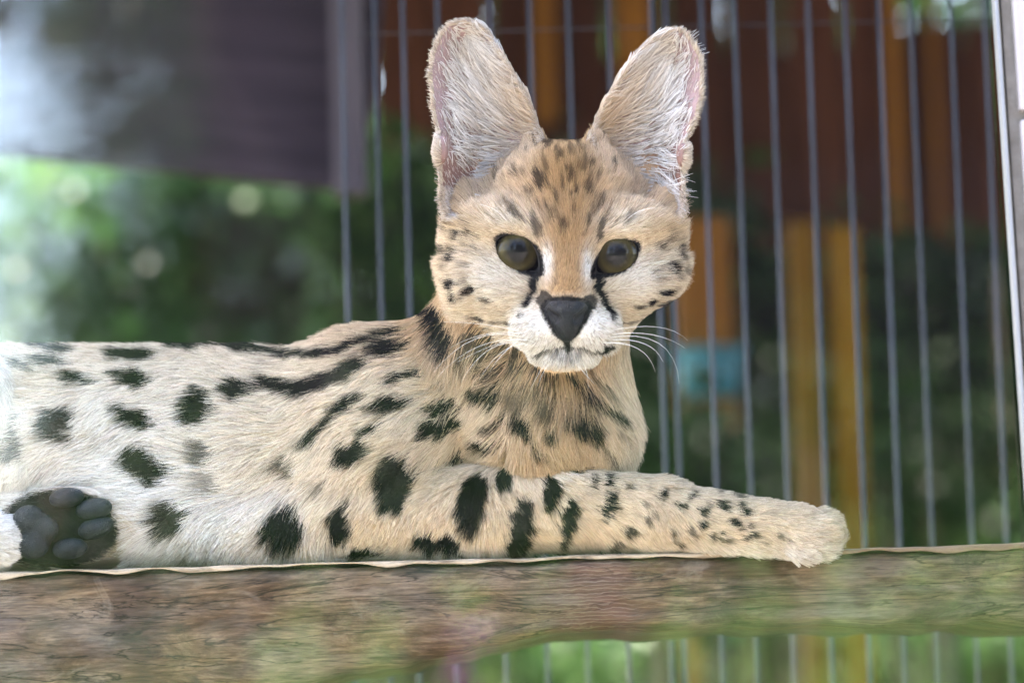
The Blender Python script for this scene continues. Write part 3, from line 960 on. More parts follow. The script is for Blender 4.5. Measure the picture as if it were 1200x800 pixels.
NECK_STROKES = [
 ([(676,459),(700,470),(728,488)], 5, 1), ([(692,446),(722,468)], 3, .7),
 ([(496,365),(505,392),(516,412)], 12, 1), ([(548,402),(575,416),(600,426)], 7, .9),
 ([(592,438),(622,447),(650,458)], 6, .9), ([(558,430),(578,440)], 5, .9), ([(532,422),(546,432)], 5, .8),
 ([(655,440),(672,452)], 6, .9), ([(538,406),(562,426)], 7, .85), ([(575,448),(600,458)], 5, .7), ([(610,462),(636,474)], 5, .7), ([(660,474),(682,482)], 3.5, .6), ([(720,500),(735,516)], 4, .5),  # dark streaks, some painted to deepen the shade under the jaw
]
LEG_SPOTS = [
 (553,589,37,16,100,1),(591,556,18,9,100,1),(608,616,36,13,108,1),(646,577,20,9,98,1),(664,612,30,9,104,1),(676,545,18,7,5,1),
 (693,563,9,4,95,1),(713,561,9,5,95,1),(713,592,17,9,105,1),(735,569,5,4,0,.8),(755,588,4,4,0,.5),(767,600,6,4,30,.5),
 (775,578,7,5,110,1),(797,590,6,5,0,1),(813,579,5.5,5.5,0,1),(824,599,5.5,5,0,1),(823,613,5,4.5,0,1),(847,592,7,5.5,100,1),
 (867,591,5,4,30,.9),(873,600,6,4.5,0,1),(860,612,6,5.5,0,1),(883,626,5,4.5,80,.9),(834,628,5.5,5,30,.8),(808,619,5,4.5,0,.8),
 (738,622,7,6,0,.9),(721,637,9,5,-20,.8),(914,628,4,3.5,0,.6),(924,634,4,3,0,.6),(840,574,5,3,0,.6),(514,634,28,11,10,1),
 (464,566,34,23,105,1),(399,612,14,21,8,1),(431,645,22,6,0,1),(905,600,4,3,0,.3),(789,632,5,3,0,.5),(855,632,5,3.5,0,.5),
]
HEAD_SPOTS = [
 (535,299,5.5,6.5,0,1),(538,276,4.5,4.5,0,.9),(551,275,3,5.5,0,.9),(520,292,3.5,4,0,.8),(533,333,5.5,6,0,1),(535,350,5,8,0,1),(553,340,5,7,30,1),
 (572,352,7,3,22,.8),(526,312,3.5,3,0,.6),(545,310,3,3,0,.5),(524,270,3,3,0,.6),(530,262,3,3,0,.5),(548,330,3,3,0,.5),
 (785,312,5.5,6.5,0,1),(776,292,3,5,0,.9),(793,301,4,4.5,0,.9),(796,290,3,4,0,.8),(779,343,8,4.5,-15,1),(780,358,7,4.5,-30,1),
 (761,354,6,3.5,-20,1),(748,360,6,3,-20,.9),(800,315,3,4,0,.7),(790,325,4,3,0,.6),(770,318,2.5,2.5,0,.5),(788,281,3,3,0,.6),(768,304,2.5,3,0,.4),
 (559,374,10,3,8,.9),(590,379,16,1.6,8,.7),(760,377,7,2.5,-10,.9),(738,378,12,1.6,-12,.7),(745,388,7,2,0,.5),(572,386,7,2,10,.5),
 (610,369,3.2,3.2,0,.9),(717,372,3.2,3.2,0,.9),
 (604,250,4,10,-35,.7),(735,255,4,9,35,.6),(628,264,16,6,75,.75),(706,264,16,6,105,.75),(645,160,5,9,20,.8),(662,158,4,10,0,.8),(678,160,5,9,-20,.8),
 (640,172,9,3,70,.8),(655,186,8,3.5,100,.7),(668,178,7,3,80,.6),(632,212,11,5,80,.85),(668,206,8,3.5,95,.75),(690,222,9,4,75,.75),(652,232,7,3,90,.7),
 (620,228,7,3,60,.6),(703,238,8,3.5,110,.7),(648,252,6,2.5,90,.6),(672,246,7,2.5,95,.55),(660,222,6,2.5,90,.6),(684,196,8,3,75,.6),(640,196,7,2.5,90,.6),
 (662,268,5,2.5,90,.5),(676,226,5,2.5,90,.5),(615,205,6,2.5,70,.5),(700,208,6,2.5,110,.5),(644,218,6,2.5,95,.6),(680,176,6,2.5,70,.6),
 (637,351,7,9,0,.9),(692,354,7,9,0,.9),
]
HEAD_STROKES = [
 ([(628,318),(622,338),(614,357)], 5.5, 1), ([(701,320),(705,342),(716,364)], 5.5, 1),
 ([(664,398),(664,411)], 4.5, 1), ([(628,415),(645,412),(664,408),(682,411),(702,411)], 3.0, .85), ([(605,411),(616,418)], 4, 1), ([(705,412),(717,406)], 4, 1),
 ([(646,416),(664,421),(682,416)], 4, .6),
]

_r = np.random.default_rng(21)
for _i in range(85):
    _x, _y = _r.normal(663, 34), _r.uniform(152, 268)
    _a = math.degrees(math.atan2(_y - 420, _x - 663)) + _r.normal(0, 8)
    HEAD_SPOTS.append((_x, _y, _r.uniform(3.5, 8), _r.uniform(1.3, 2.4), _a, _r.uniform(.35, .8)))
for _i in range(26):
    HEAD_SPOTS.append((_r.uniform(514, 560), _r.uniform(258, 350), _r.uniform(2, 4), _r.uniform(1.4, 2.4), _r.uniform(0, 180), _r.uniform(.4, .8)))
    HEAD_SPOTS.append((_r.uniform(766, 808), _r.uniform(270, 356), _r.uniform(2, 4), _r.uniform(1.4, 2.4), _r.uniform(0, 180), _r.uniform(.4, .8)))

for _i in range(22):
    LEG_SPOTS.append((_r.uniform(745, 905), _r.uniform(578, 640), _r.uniform(2.8, 4.5), _r.uniform(2.4, 3.6), _r.uniform(0, 180), _r.uniform(.5, .95)))

def spot_mask(px, py, spots, strokes):
    m = np.zeros(len(px))
    wx = 2.6 * np.sin(px * 0.21 + py * 0.13) + 1.8 * np.sin(py * 0.34 - px * 0.11 + 1.7) + 1.2 * np.sin(px * 0.55 + py * 0.47)
    wy = 2.6 * np.sin(py * 0.19 - px * 0.15 + .6) + 1.8 * np.sin(px * 0.31 + py * 0.17 + 2.9) + 1.2 * np.sin(py * 0.6 - px * 0.43)
    px0, py0 = px, py
    for x, y, a, b, ang, s in spots:
        c, n = math.cos(math.radians(ang)), math.sin(math.radians(ang))
        g = min(1.0, b / 12)
        px, py = px0 + wx * g, py0 + wy * g
        u = (px - x) * c + (py - y) * n; v = -(px - x) * n + (py - y) * c
        d = ((np.abs(u) / a) ** 2.3 + (np.abs(v) / b) ** 2.3) ** (1 / 2.3)
        m = np.maximum(m, s * np.clip((1.12 - d) / 0.18, 0, 1))
    px, py = px0 + wx * .5, py0 + wy * .5
    for pts, w, s in strokes:
        d = np.full(len(px), 1e9)
        for (ax, ay), (bx, by) in zip(pts[:-1], pts[1:]):
            ex, ey = bx - ax, by - ay
            h = np.clip(((px - ax) * ex + (py - ay) * ey) / (ex * ex + ey * ey), 0, 1)
            d = np.minimum(d, np.hypot(px - ax - ex * h, py - ay - ey * h))
        m = np.maximum(m, s * np.clip((w * 1.1 - d) / (w * 0.3 + 0.8), 0, 1))
    return m

def blob(px, py, x, y, rx, ry): return np.exp(-((px - x) / rx) ** 2 - ((py - y) / ry) ** 2)

CREAM = np.array([0.745, 0.62, 0.46]); WHITE = np.array([0.85, 0.825, 0.785]); GOLD = np.array([0.51, 0.325, 0.165])
TAN = np.array([0.62, 0.46, 0.30]); BLACK = np.array([0.0065, 0.006, 0.0062]); PINK = np.array([0.50, 0.33, 0.30])
GREY = np.array([0.13, 0.115, 0.11])

def mixc(c, t, w): return c + (t - c) * np.clip(w, 0, 1)[:, None]

def coat(P, grp, jitter=0.0, skin=False):
    px, py = to_px(P)
    n = len(px)
    if np.any(jitter):
        px = px + rng.normal(0, jitter, n); py = py + rng.normal(0, jitter, n)
    c = np.tile(CREAM, (n, 1))
    # trunk
    c = mixc(c, TAN, 0.75 * np.clip((425 - py) / 40, 0, 1) * (grp == GI['body']))
    c = mixc(c, TAN, 0.6 * blob(px, py, 470, 400, 120, 40) * (grp == GI['body']))
    c = mixc(c, WHITE, 0.8 * blob(px, py, 200, 630, 110, 70) + 0.75 * blob(px, py, 150, 520, 190, 90))
    m = spot_mask(px, py, BODY_SPOTS, BODY_STROKES)
    # neck and chest
    k = np.flatnonzero(grp == GI['neck'])
    if len(k):
        x, y = px[k], py[k]
        cc = np.tile(np.array([0.55, 0.39, 0.235]), (len(k), 1))
        cc = mixc(cc, CREAM, np.clip((x - 690) / 40, 0, 1)); cc = mixc(cc, CREAM, blob(x, y, 540, 500, 60, 60))
        c[k] = cc
        m[k] = spot_mask(x, y, NECK_SPOTS + BODY_SPOTS, NECK_STROKES)
    k = np.flatnonzero(grp == GI['leg'])
    if len(k):
        x, y = px[k], py[k]
        cc = np.tile(CREAM * np.array([1.0, 0.97, 0.93]), (len(k), 1))
        cc = mixc(cc, WHITE, 1.0 * blob(x, y, 655, 540, 38, 16) + 0.6 * np.clip((y - 632) / 20, 0, 1) + 0.2 * blob(x, y, 960, 640, 30, 30))
        c[k] = cc
        m[k] = spot_mask(x, y, LEG_SPOTS, [])
    k = np.flatnonzero(grp == GI['head'])
    if len(k):
        x, y = px[k], py[k]
        cc = np.tile(CREAM * np.array([1.02, 1.0, 0.98]), (len(k), 1))
        up = np.clip((275 - y) / 40, 0, 1)
        cc = mixc(cc, np.array([0.66, 0.48, 0.32]), 0.9 * up)
        cc = mixc(cc, GOLD, 1.0 * np.exp(-((x - 662) / 33) ** 4) * np.clip((352 - y) / 12, 0, 1))
        cc = mixc(cc, GOLD * 0.92, 0.75 * blob(x, y, 660, 240, 42, 60))
        cc = mixc(cc, TAN, 0.6 * (blob(x, y, 520, 300, 26, 50) + blob(x, y, 800, 300, 22, 50)))
        cc = mixc(cc, WHITE, 0.75 * (blob(x, y, 594, 256, 34, 15) + blob(x, y, 733, 260, 30, 14)))
        cc = mixc(cc, WHITE, 1.0 * (np.exp(-((x - 641) / 7) ** 2 - ((y - 308) / 20) ** 2) + np.exp(-((x - 689) / 7) ** 2 - ((y - 312) / 20) ** 2)))
        cc = mixc(cc, WHITE, 0.6 * (blob(x, y, 578, 330, 38, 34) + blob(x, y, 750, 330, 34, 34)))
        cc = mixc(cc, WHITE * 1.02, 1.05 * np.exp(-((x - 662) / 66) ** 4 - ((y - 398) / 36) ** 4) - 0.6 * np.exp(-((x - 662) / 30) ** 4) * (y < 350))
        c[k] = cc
        mm = spot_mask(x, y, HEAD_SPOTS, HEAD_STROKES)
        NP = [(638,351),(650,347),(664,346),(678,348),(691,352),(696,360),(690,374),(678,392),(668,402),(660,402),(649,392),(638,374),(632,360)]
        mm = np.maximum(mm, np.clip((1.5 - poly_sd(NP, x, y)) / 2, 0, 1) * (P[k, 2] < 10))  # dark nose rim; the black also paints shade into the nostril holes
        e = eye_sd(x, y)
        mm = np.maximum(mm, np.clip((2.4 - e) / 1.6, 0, 1))
        mm = np.maximum(mm, np.clip((3.4 - eye_sd(x + 2 * np.sign(x - 662), y - 2.5)) / 1.6, 0, 1))
        m[k] = mm
    k = np.flatnonzero(grp == GI['ear'])
    if len(k):
        x, y, z = px[k], py[k], P[k, 2]
        front = np.where(x < 662, z < midL(P[k, 0], P[k, 1])[1], z < midR(P[k, 0], P[k, 1])[1])
        cc = np.tile(np.array([0.66, 0.60, 0.57]), (len(k), 1))
        lat = np.where(x < 662, (575 - x) / 60, (x - 755) / 60)
        if skin:
            cc = np.tile(np.array([0.33, 0.225, 0.225]), (len(k), 1))
            cc = mixc(cc, np.array([0.20, 0.11, 0.09]), np.clip((y - 140) / 60, 0, 1))
        else:
            cc = mixc(cc, TAN * 1.05, np.clip(-lat * 1.3 - 0.1, 0, 1))
        cc = mixc(cc, GOLD, 0.8 * np.clip((y - 165) / 40, 0, 1) * (lat < 0.3))
        cc[~front] = GREY * 0.6
        c[k] = cc
        m[k] = 0
        sdl = np.where(x < 662, midL(P[k, 0], P[k, 1])[0], midR(P[k, 0], P[k, 1])[0])
        if not skin: c[k] = mixc(c[k], np.array([0.66, 0.56, 0.46]), (sdl > -9) * 0.8)
    k = np.flatnonzero((grp == GI['hind']) | (grp == GI['heel']))
    if len(k):
        x, y = px[k], py[k]
        cc = np.tile(mixc(CREAM[None], WHITE, np.array([.5]))[0], (len(k), 1))
        sole = np.clip((1.06 - np.sqrt(((x - 66) / 72) ** 2 + ((y - 620) / 46) ** 2)) / 0.08, 0, 1) * (grp[k] == GI['hind']) * (P[k, 2] < 70)
        cc = mixc(cc, np.array([0.30, 0.27, 0.17]), 0.8 * blob(x, y, 140, 640, 14, 24))
        cc[grp[k] == GI['heel']] = WHITE
        c[k] = cc
        m[k] = np.where(grp[k] == GI['heel'], 0, np.maximum(spot_mask(x, y, BODY_SPOTS, []), sole))
    k = np.flatnonzero(grp == GI['tail'])
    if len(k): m[k] = (np.sin(P[k, 0] * 0.09) > 0.35) * 1.0
    return mixc(c, BLACK if not skin else np.array([0.02, 0.018, 0.018]), m), m

BG = group_of(BV)
skin_rgb, _ = coat(BV, BG, 0, True)

def skin_material():
    t = NT('skin_under_fur')
    a = t.n('ShaderNodeAttribute', attribute_name='coat')
    f = t.noise(t.coords(), 900, 3, 0.6)
    t.base(t.mix(a.outputs['Color'], t.mix(a.outputs['Color'], (0.25, 0.2, 0.18), f, 'MULTIPLY'), 0.5), 0.65)
    t.b.inputs['Specular IOR Level'].default_value = 0.2
    t.bump(f, 0.3, 0.001)
    return t.m

def fur_material(name='fur_strands'):
    t = NT(name)
    t.t.nodes.remove(t.b)
    a = t.n('ShaderNodeAttribute', attribute_name='coat')
    ci = t.n('ShaderNodeHairInfo')
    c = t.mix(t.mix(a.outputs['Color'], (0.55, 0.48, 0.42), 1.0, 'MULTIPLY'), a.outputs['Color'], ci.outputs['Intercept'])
    nrm = t.n('ShaderNodeAttribute', attribute_name='skin_normal')
    d = t.n('ShaderNodeBsdfDiffuse'); t.l(c, d.inputs['Color']); t.l(nrm.outputs['Vector'], d.inputs['Normal'])
    d2 = t.n('ShaderNodeBsdfDiffuse'); t.l(c, d2.inputs['Color'])
    tr = t.n('ShaderNodeBsdfTranslucent'); t.l(c, tr.inputs['Color'])
    h = t.n('ShaderNodeBsdfHair'); h.component = 'Reflection'
    h.inputs['RoughnessU'].default_value = 0.35; h.inputs['RoughnessV'].default_value = 0.6
    h.inputs['Color'].default_value = (0.55, 0.55, 0.55, 1)
    m0 = t.n('ShaderNodeMixShader'); m0.inputs[0].default_value = 0.62
    t.l(d.outputs[0], m0.inputs[1]); t.l(d2.outputs[0], m0.inputs[2])
    m1 = t.n('ShaderNodeMixShader'); m1.inputs[0].default_value = 0.22
    t.l(m0.outputs[0], m1.inputs[1]); t.l(tr.outputs[0], m1.inputs[2])
    m2 = t.n('ShaderNodeMixShader'); m2.inputs[0].default_value = 0.012
    t.l(m1.outputs[0], m2.inputs[1]); t.l(h.outputs[0], m2.inputs[2])
    t.l(m2.outputs[0], t.out.inputs['Surface'])
    return t.m

serval = empty('serval', W(np.array([[400., 655., 120.]]))[0])
tag(serval, 'spotted serval with huge upright ears lying on the wooden beam', 'serval')
serval_inv = Matrix.Translation(-Vector(serval.location))

def cat_child(name, me, parent=None, mat=None):
    o = link(name, me, None, mat)
    o.parent = serval if parent is None else parent
    o.matrix_parent_inverse = serval_inv if parent is None else Matrix.Identity(4)
    return o

body_me = mesh_from('body', W(BV), BQ)
ca = body_me.color_attributes.new('coat', 'FLOAT_COLOR', 'POINT')
ca.data.foreach_set('color', np.concatenate([skin_rgb, np.ones((len(BV), 1))], 1).astype(np.float32).ravel())
body = cat_child('body', body_me, None, skin_material())

# ------------------------------------------------------------------ fur
R3 = np.stack([np.array(RGT), -np.array(UPV), np.array(FWD)], 0)   # design axes in world

def comb(P, N, grp):
    px, py = to_px(P)
    n = len(px)
    v = np.zeros((n, 3))
    v[:, 0] = -0.92; v[:, 1] = 0.30
    low = np.clip((py - 560) / 80, 0, 1)
    v[:, 0] += 0.4 * low; v[:, 1] += 0.5 * low
    sh = blob(px, py, 480, 600, 120, 80)
    v[:, 0] += 0.5 * sh; v[:, 1] += 0.5 * sh
    g = grp == GI['neck']
    v[g, 0] = np.where(px[g] < 600, -0.55, 0.12); v[g, 1] = 0.85; v[g, 2] = 0.1
    g = grp == GI['leg']
    t = np.clip((px[g] - 480) / 300, 0, 1)
    v[g, 0] = -0.35 + 1.25 * t; v[g, 1] = 0.95 - 0.55 * t; v[g, 2] = 0
    g = grp == GI['head']
    dx, dy = px[g] - 663, py[g] - 358
    r = np.hypot(dx, dy) + 1e-6
    v[g, 0] = dx / r; v[g, 1] = dy / r; v[g, 2] = 0.5
    chk = np.clip((r - 80) / 60, 0, 1) * (dy > -60)
    v[g, 1] += 0.45 * chk
    br = np.exp(-(dx / 26) ** 4) * (dy < 0)
    v[g, 0] *= (1 - 0.6 * br); v[g, 1] = v[g, 1] * (1 - br) - br
    g = grp == GI['ear']
    s = np.where(px[g] < 662, -1.0, 1.0)
    v[g, 0] = s * 0.85; v[g, 1] = -0.55 + 0.5 * np.clip((py[g] - 60) / 150, 0, 1); v[g, 2] = 0.0
    g = (grp == GI['hind'])
    v[g, 0] = -0.15; v[g, 1] = 1.0
    f = g & (py > 575) & (px > -20)
    v[f, 0] = 0.7; v[f, 1] = 0.3
    g = (grp == GI['heel']); v[g, 0] = 0.8; v[g, 1] = 0.3
    # slow swirl so that the lay is never even
    w = 0.30 * np.sin(px * 0.021 + py * 0.017) + 0.22 * np.sin(px * 0.053 - py * 0.047 + 1.3) + 0.15 * np.sin(py * 0.11 + px * 0.03)
    w = w * np.where(grp == GI['head'], 0.4, 1.0)
    c, s = np.cos(w), np.sin(w)
    v[:, 0], v[:, 1] = c * v[:, 0] - s * v[:, 1], s * v[:, 0] + c * v[:, 1]
    v -= N * np.sum(v * N, 1, keepdims=True)
    return v / (np.linalg.norm(v, axis=1, keepdims=True) + 1e-6)

def fur_length(P, grp):
    px, py = to_px(P)
    L = np.full(len(px), 42.0)
    L = np.where(grp == GI['neck'], 44.0, L)
    t = np.clip((px - 600) / 300, 0, 1)
    L = np.where(grp == GI['leg'], np.where(px > 905, 17, 30 - 12 * t), L)
    r = np.hypot(px - 663, py - 370)
    L = np.where(grp == GI['head'], 10 + 20 * np.clip((r - 40) / 100, 0, 1), L)
    L = np.where((grp == GI['head']) & (py > 300) & (np.abs(px - 662) > 95), L + 8, L)
    L = np.where((grp == GI['head']) & (py < 250), np.minimum(L, np.where(py < 190, 15, 24)), L)
    L = np.where((grp == GI['head']) & (py > 395), 16, L)
    e = eye_sd(px, py)
    L = np.where(grp == GI['head'], L * np.clip((e + 2) / 20, 0.12, 1), L)
    # nose leather
    nz = np.sqrt(((px - 664) / 34) ** 2 + ((py - 372) / 30) ** 2)
    L = np.where(grp == GI['head'], L * np.clip((nz - 0.6) / 0.8, 0.25, 1), L)
    L = np.where(grp == GI['ear'], 8, L)
    L = np.where(grp == GI['hind'], 30, L)
    sole = (grp == GI['hind']) & (np.sqrt(((px - 66) / 72) ** 2 + ((py - 620) / 46) ** 2) < 1.0) & (P[:, 2] < 70)
    L = np.where(sole, 8, L)
    L = np.where(grp == GI['heel'], 20, L)
    return L

def keep_mask(P, grp):
    px, py = to_px(P)
    k = ~((grp == GI['head']) & (eye_sd(px, py) < -0.5) & (P[:, 2] < 60))
    nz = (np.abs(px - 664) < 23 * np.clip((402 - py) / 50, 0, 1)) & (py > 353) & (py < 398) & (P[:, 2] < 20)
    k &= ~((grp == GI['head']) & nz)
    k &= ~((grp == GI['body']) & (((px - 98) / 72) ** 2 + ((py - 617) / 56) ** 2 < 1))
    sdp = np.where(px < 662, midL(P[:, 0], P[:, 1])[0], midR(P[:, 0], P[:, 1])[0])
    mid = np.where(px < 662, midL(P[:, 0], P[:, 1])[1], midR(P[:, 0], P[:, 1])[1])
    inner = (grp == GI['ear']) & (P[:, 2] < mid) & (sdp < -7) & (py < 222) & (np.where(px < 662, (590 - px) / 85, (px - 742) / 85) > -0.28)
    k &= ~(inner & (rng.random(len(px)) > 0.03))
    return k

def sample_roots(n, weight):
    a = BV[BQ]
    area = 0.5 * np.linalg.norm(np.cross(a[:, 2] - a[:, 0], a[:, 3] - a[:, 1]), axis=1)
    p = area * weight; p /= p.sum()
    q = rng.choice(len(BQ), n, p=p)
    u, v = rng.random((n, 1)), rng.random((n, 1))
    A = a[q]; NN = BN[BQ[q]]
    w = [(1 - u) * (1 - v), u * (1 - v), u * v, (1 - u) * v]
    P = sum(w[i] * A[:, i] for i in range(4)); N = sum(w[i] * NN[:, i] for i in range(4))
    N /= np.linalg.norm(N, axis=1, keepdims=True) + 1e-9
    return P, N, BG[BQ[q, 0]]

def strands(P, N, grp, L, lift, npt=5, clump=0.42, per=18, frizz=0.075, bend=0.5, T=None):
    n = len(P)
    if T is None: T = comb(P, N, grp)
    T = T + rng.normal(0, frizz, (n, 3)); T -= N * np.sum(T * N, 1, keepdims=True)
    T /= np.linalg.norm(T, axis=1, keepdims=True) + 1e-9
    lift = lift * rng.uniform(0.6, 1.5, n)
    ca_, sa_ = np.cos(lift)[:, None], np.sin(lift)[:, None]
    B = np.cross(N, T)
    cb = rng.normal(0, 0.12, (n, 1))
    t = np.linspace(0, 1, npt)
    pts = np.empty((n, npt, 3))
    for i, u in enumerate(t):
        pts[:, i] = P + L[:, None] * (u * ca_ * T + sa_ * N * (u - bend * u * u * 0.6) + cb * u * u * B)
    pts[:, 0] -= N * 1.2
    if clump:
        ng = max(8, n // per)
        gi = rng.choice(n, ng, replace=False)
        kd = kdtree.KDTree(ng)
        for j, i in enumerate(gi): kd.insert(P[i], j)
        kd.balance()
        near = np.fromiter((kd.find(p)[1] for p in P), np.int64, n)
        G = pts[gi[near]]
        same = (grp[gi[near]] == grp) & (np.linalg.norm(P - P[gi[near]], axis=1) < 16)
        c = (clump * rng.uniform(0.5, 1.2, n) * same * np.where((grp == GI['ear']) & (npt == 5), 0.0, 1.0))[:, None]
        for i, u in enumerate(t): pts[:, i] += (G[:, i] - pts[:, i]) * c * (u ** 1.5)
        strands.tone = rng.normal(1, 0.085, ng)[near]
    return pts

def make_curves(name, pts, rgb, N, r0, r1, mat, parent=None):
    n, k, _ = pts.shape
    hc = bpy.data.hair_curves.new(name)
    hc.add_curves([k] * n)
    wp = W(pts.reshape(-1, 3)).astype(np.float32)
    hc.attributes['position'].data.foreach_set('vector', wp.ravel()) if 'position' in hc.attributes else hc.position_data.foreach_set('vector', wp.ravel())
    ra = hc.attributes.get('radius') or hc.attributes.new('radius', 'FLOAT', 'POINT')
    prof = np.linspace(0, 1, k) ** 1.6
    rad = (np.asarray(r0).reshape(-1, 1) * (1 - prof) + np.asarray(r1).reshape(-1, 1) * prof) * S
    rad = np.broadcast_to(rad, (n, k))
    ra.data.foreach_set('value', np.ascontiguousarray(rad, np.float32).ravel())
    co = hc.attributes.new('coat', 'FLOAT_COLOR', 'CURVE')
    co.data.foreach_set('color', np.concatenate([rgb, np.ones((n, 1))], 1).astype(np.float32).ravel())
    sn = hc.attributes.new('skin_normal', 'FLOAT_VECTOR', 'CURVE')
    sn.data.foreach_set('vector', (N @ R3).astype(np.float32).ravel())
    hc.update_tag()
    o = cat_child(name, hc, parent, mat)
    return o

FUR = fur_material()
gq = BG[BQ[:, 0]]
nzq = BN[BQ[:, 0], 2]; nyq = BN[BQ[:, 0], 1]
wt = np.where(nzq < 0.45, 1.0, 0.22)
wt *= np.where(gq == GI['head'], 2.3, 1.0) * np.where(gq == GI['ear'], 1.5, 1.0) * np.where(gq == GI['leg'], 1.4, 1.0)
wt *= np.where((nyq > 0.8), 0.15, 1.0)
qx = BV[BQ[:, 0], 0]
wt *= np.where(qx < -60, 0.45, 1.0)
NF = 850000
P, N, grp = sample_roots(NF, wt)
k = keep_mask(P, grp); P, N, grp = P[k], N[k], grp[k]
L = fur_length(P, grp) * rng.uniform(0.65, 1.2, len(P))
lift = np.radians(np.select([grp == GI['head'], grp == GI['ear'], grp == GI['leg']], [15, 14, 18], 18)).astype(float)
pts = strands(P, N, grp, L, lift)
LK = pts[:, 2] * 0.55 + pts[:, 3] * 0.45
rgb, dark = coat(LK, grp, np.where(grp == GI['head'], 1.0, np.where(grp == GI['leg'], 1.0, 1.9)))
rgb = rgb * strands.tone[:, None] * rng.uniform(0.62, 1.2, (len(P), 1)) * (1 + rng.normal(0, 0.03, (len(P), 3)))
odd = (rng.random(len(P)) < 0.07) & (dark < 0.3) & ((grp == GI['head']) | (grp == GI['body']))
rgb[odd] *= 0.4
rgb = np.clip(rgb, 0.004, 0.9)
r0 = np.where(grp == GI['head'], 0.25, 0.32) * rng.uniform(0.8, 1.2, len(P))
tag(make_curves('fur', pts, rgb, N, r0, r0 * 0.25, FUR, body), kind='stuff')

# long pale hairs inside the ears
def ear_hairs():
    Pq, Nq, gq_ = sample_roots(6500, np.where((gq == GI['ear']) & (nzq < 0.2), 1.0, 1e-9))
    px, py = to_px(Pq)
    left = px < 662
    lat = np.where(left, (590 - px) / 85, (px - 742) / 85)        # 0 at the inner margin, 1 at the outer
    sdp = np.where(left, midL(Pq[:, 0], Pq[:, 1])[0], midR(Pq[:, 0], Pq[:, 1])[0])
    keep = (Nq[:, 2] < 0.3) & (sdp < -3) & (rng.random(len(px)) < np.clip(1.1 - np.clip(lat - 0.25, 0, 1) * 1.9 - np.clip((py - 165) / 90, 0, .6), 0.04, 1))
    Pq, Nq, gq_, lat, left = Pq[keep], Nq[keep], gq_[keep], lat[keep], left[keep]
    px, py = to_px(Pq)
    n = len(Pq)
    Lh = rng.uniform(28, 70, n) * np.clip(1.1 - 0.5 * lat, 0.35, 1.1) * np.clip((py - 5) / 60, 0.35, 1)
    Lh = np.minimum(Lh, 6 - 1.0 * sdp[keep] * np.where(lat > 0.45, 0.75, 3))
    rgbh = np.array([0.86, 0.83, 0.82]) * rng.uniform(0.55, 1.1, (n, 1))
    rgbh = mixc(rgbh, TAN, np.clip(-lat * 1.6 + 0.05, 0, 0.8))
    p2 = strands(Pq, Nq, gq_, Lh, np.full(n, math.radians(20)), 6, 0.6, 22, 0.16, 0.8)
    make_curves('ear_hair', p2, np.clip(rgbh, 0, .9), Nq, np.full(n, 0.6), np.full(n, 0.18), FUR, body)
ear_hairs()

# ------------------------------------------------------------------ eyes, nose, whiskers, pads
def eye_material():
    t = NT('eye_surface')
    tc = t.n('ShaderNodeTexCoord')
    sep = t.n('ShaderNodeSeparateXYZ'); t.l(tc.outputs['Object'], sep.inputs[0])
    ln = t.n('ShaderNodeVectorMath'); ln.operation = 'LENGTH'
    cmb = t.n('ShaderNodeCombineXYZ'); t.l(sep.outputs[0], cmb.inputs[0]); t.l(sep.outputs[1], cmb.inputs[1])
    t.l(cmb.outputs[0], ln.inputs[0])
    mr = t.n('ShaderNodeMath'); mr.operation = 'MULTIPLY'; mr.inputs[1].default_value = 1 / (30 * S)
    t.l(ln.outputs['Value'], mr.inputs[0])
    nz = t.noise(tc.outputs['Object'], 420, 5, 0.6)
    ad = t.n('ShaderNodeMath'); ad.operation = 'MULTIPLY_ADD'; ad.inputs[1].default_value = 0.10; t.l(nz, ad.inputs[0])
    t.l(mr.outputs[0], ad.inputs[2])
    c = t.ramp(ad.outputs[0], [(0.0, (0.006, 0.006, 0.006)), (0.40, (0.005, 0.005, 0.005)), (0.50, (0.024, 0.019, 0.008)), (0.68, (0.042, 0.035, 0.0135)), (0.80, (0.024, 0.020, 0.009)), (0.92, (0.004, 0.004, 0.004))])
    t.base(c, 0.5)
    t.b.inputs['Specular IOR Level'].default_value = 0.0
    t.b.inputs['Coat Weight'].default_value = 0.42
    t.b.inputs['Coat Roughness'].default_value = 0.02
    t.b.inputs['Coat IOR'].default_value = 1.36
    return t.m
EYE = eye_material()
eye_me = bpy.data.meshes.new('eye')
bm = bmesh.new(); bmesh.ops.create_uvsphere(bm, u_segments=32, v_segments=20, radius=30 * S)
for v in bm.verts:
    rr = math.hypot(v.co.x, v.co.y) / (30 * S)
    if v.co.z > 0: v.co.z *= 1.04
for f in bm.faces: f.smooth = True
bm.to_mesh(eye_me); bm.free(); eye_me.materials.append(EYE)
for i, (px, py, rot) in enumerate(EYES):
    o = link('eye', eye_me)
    o.parent = serval
    o.matrix_parent_inverse = serval_inv
    c = Vector(W(pc(px, py - 1, 27)[None])[0])
    z = (CAM - c).normalized()
    o.matrix_basis = Matrix.Translation(c) @ z.to_track_quat('Z', 'Y').to_matrix().to_4x4()

def sdf_part(name, prims, lo, hi, cell, mat, it=1):
    X, Y, Z = (np.arange(lo[i], hi[i], cell) for i in range(3))
    F = field(prims, X, Y, Z)
    V, Q = surface_nets(F, X, Y, Z)
    V = relax(V, Q, it)
    return cat_child(name, mesh_from(name, W(V), Q), None, mat)

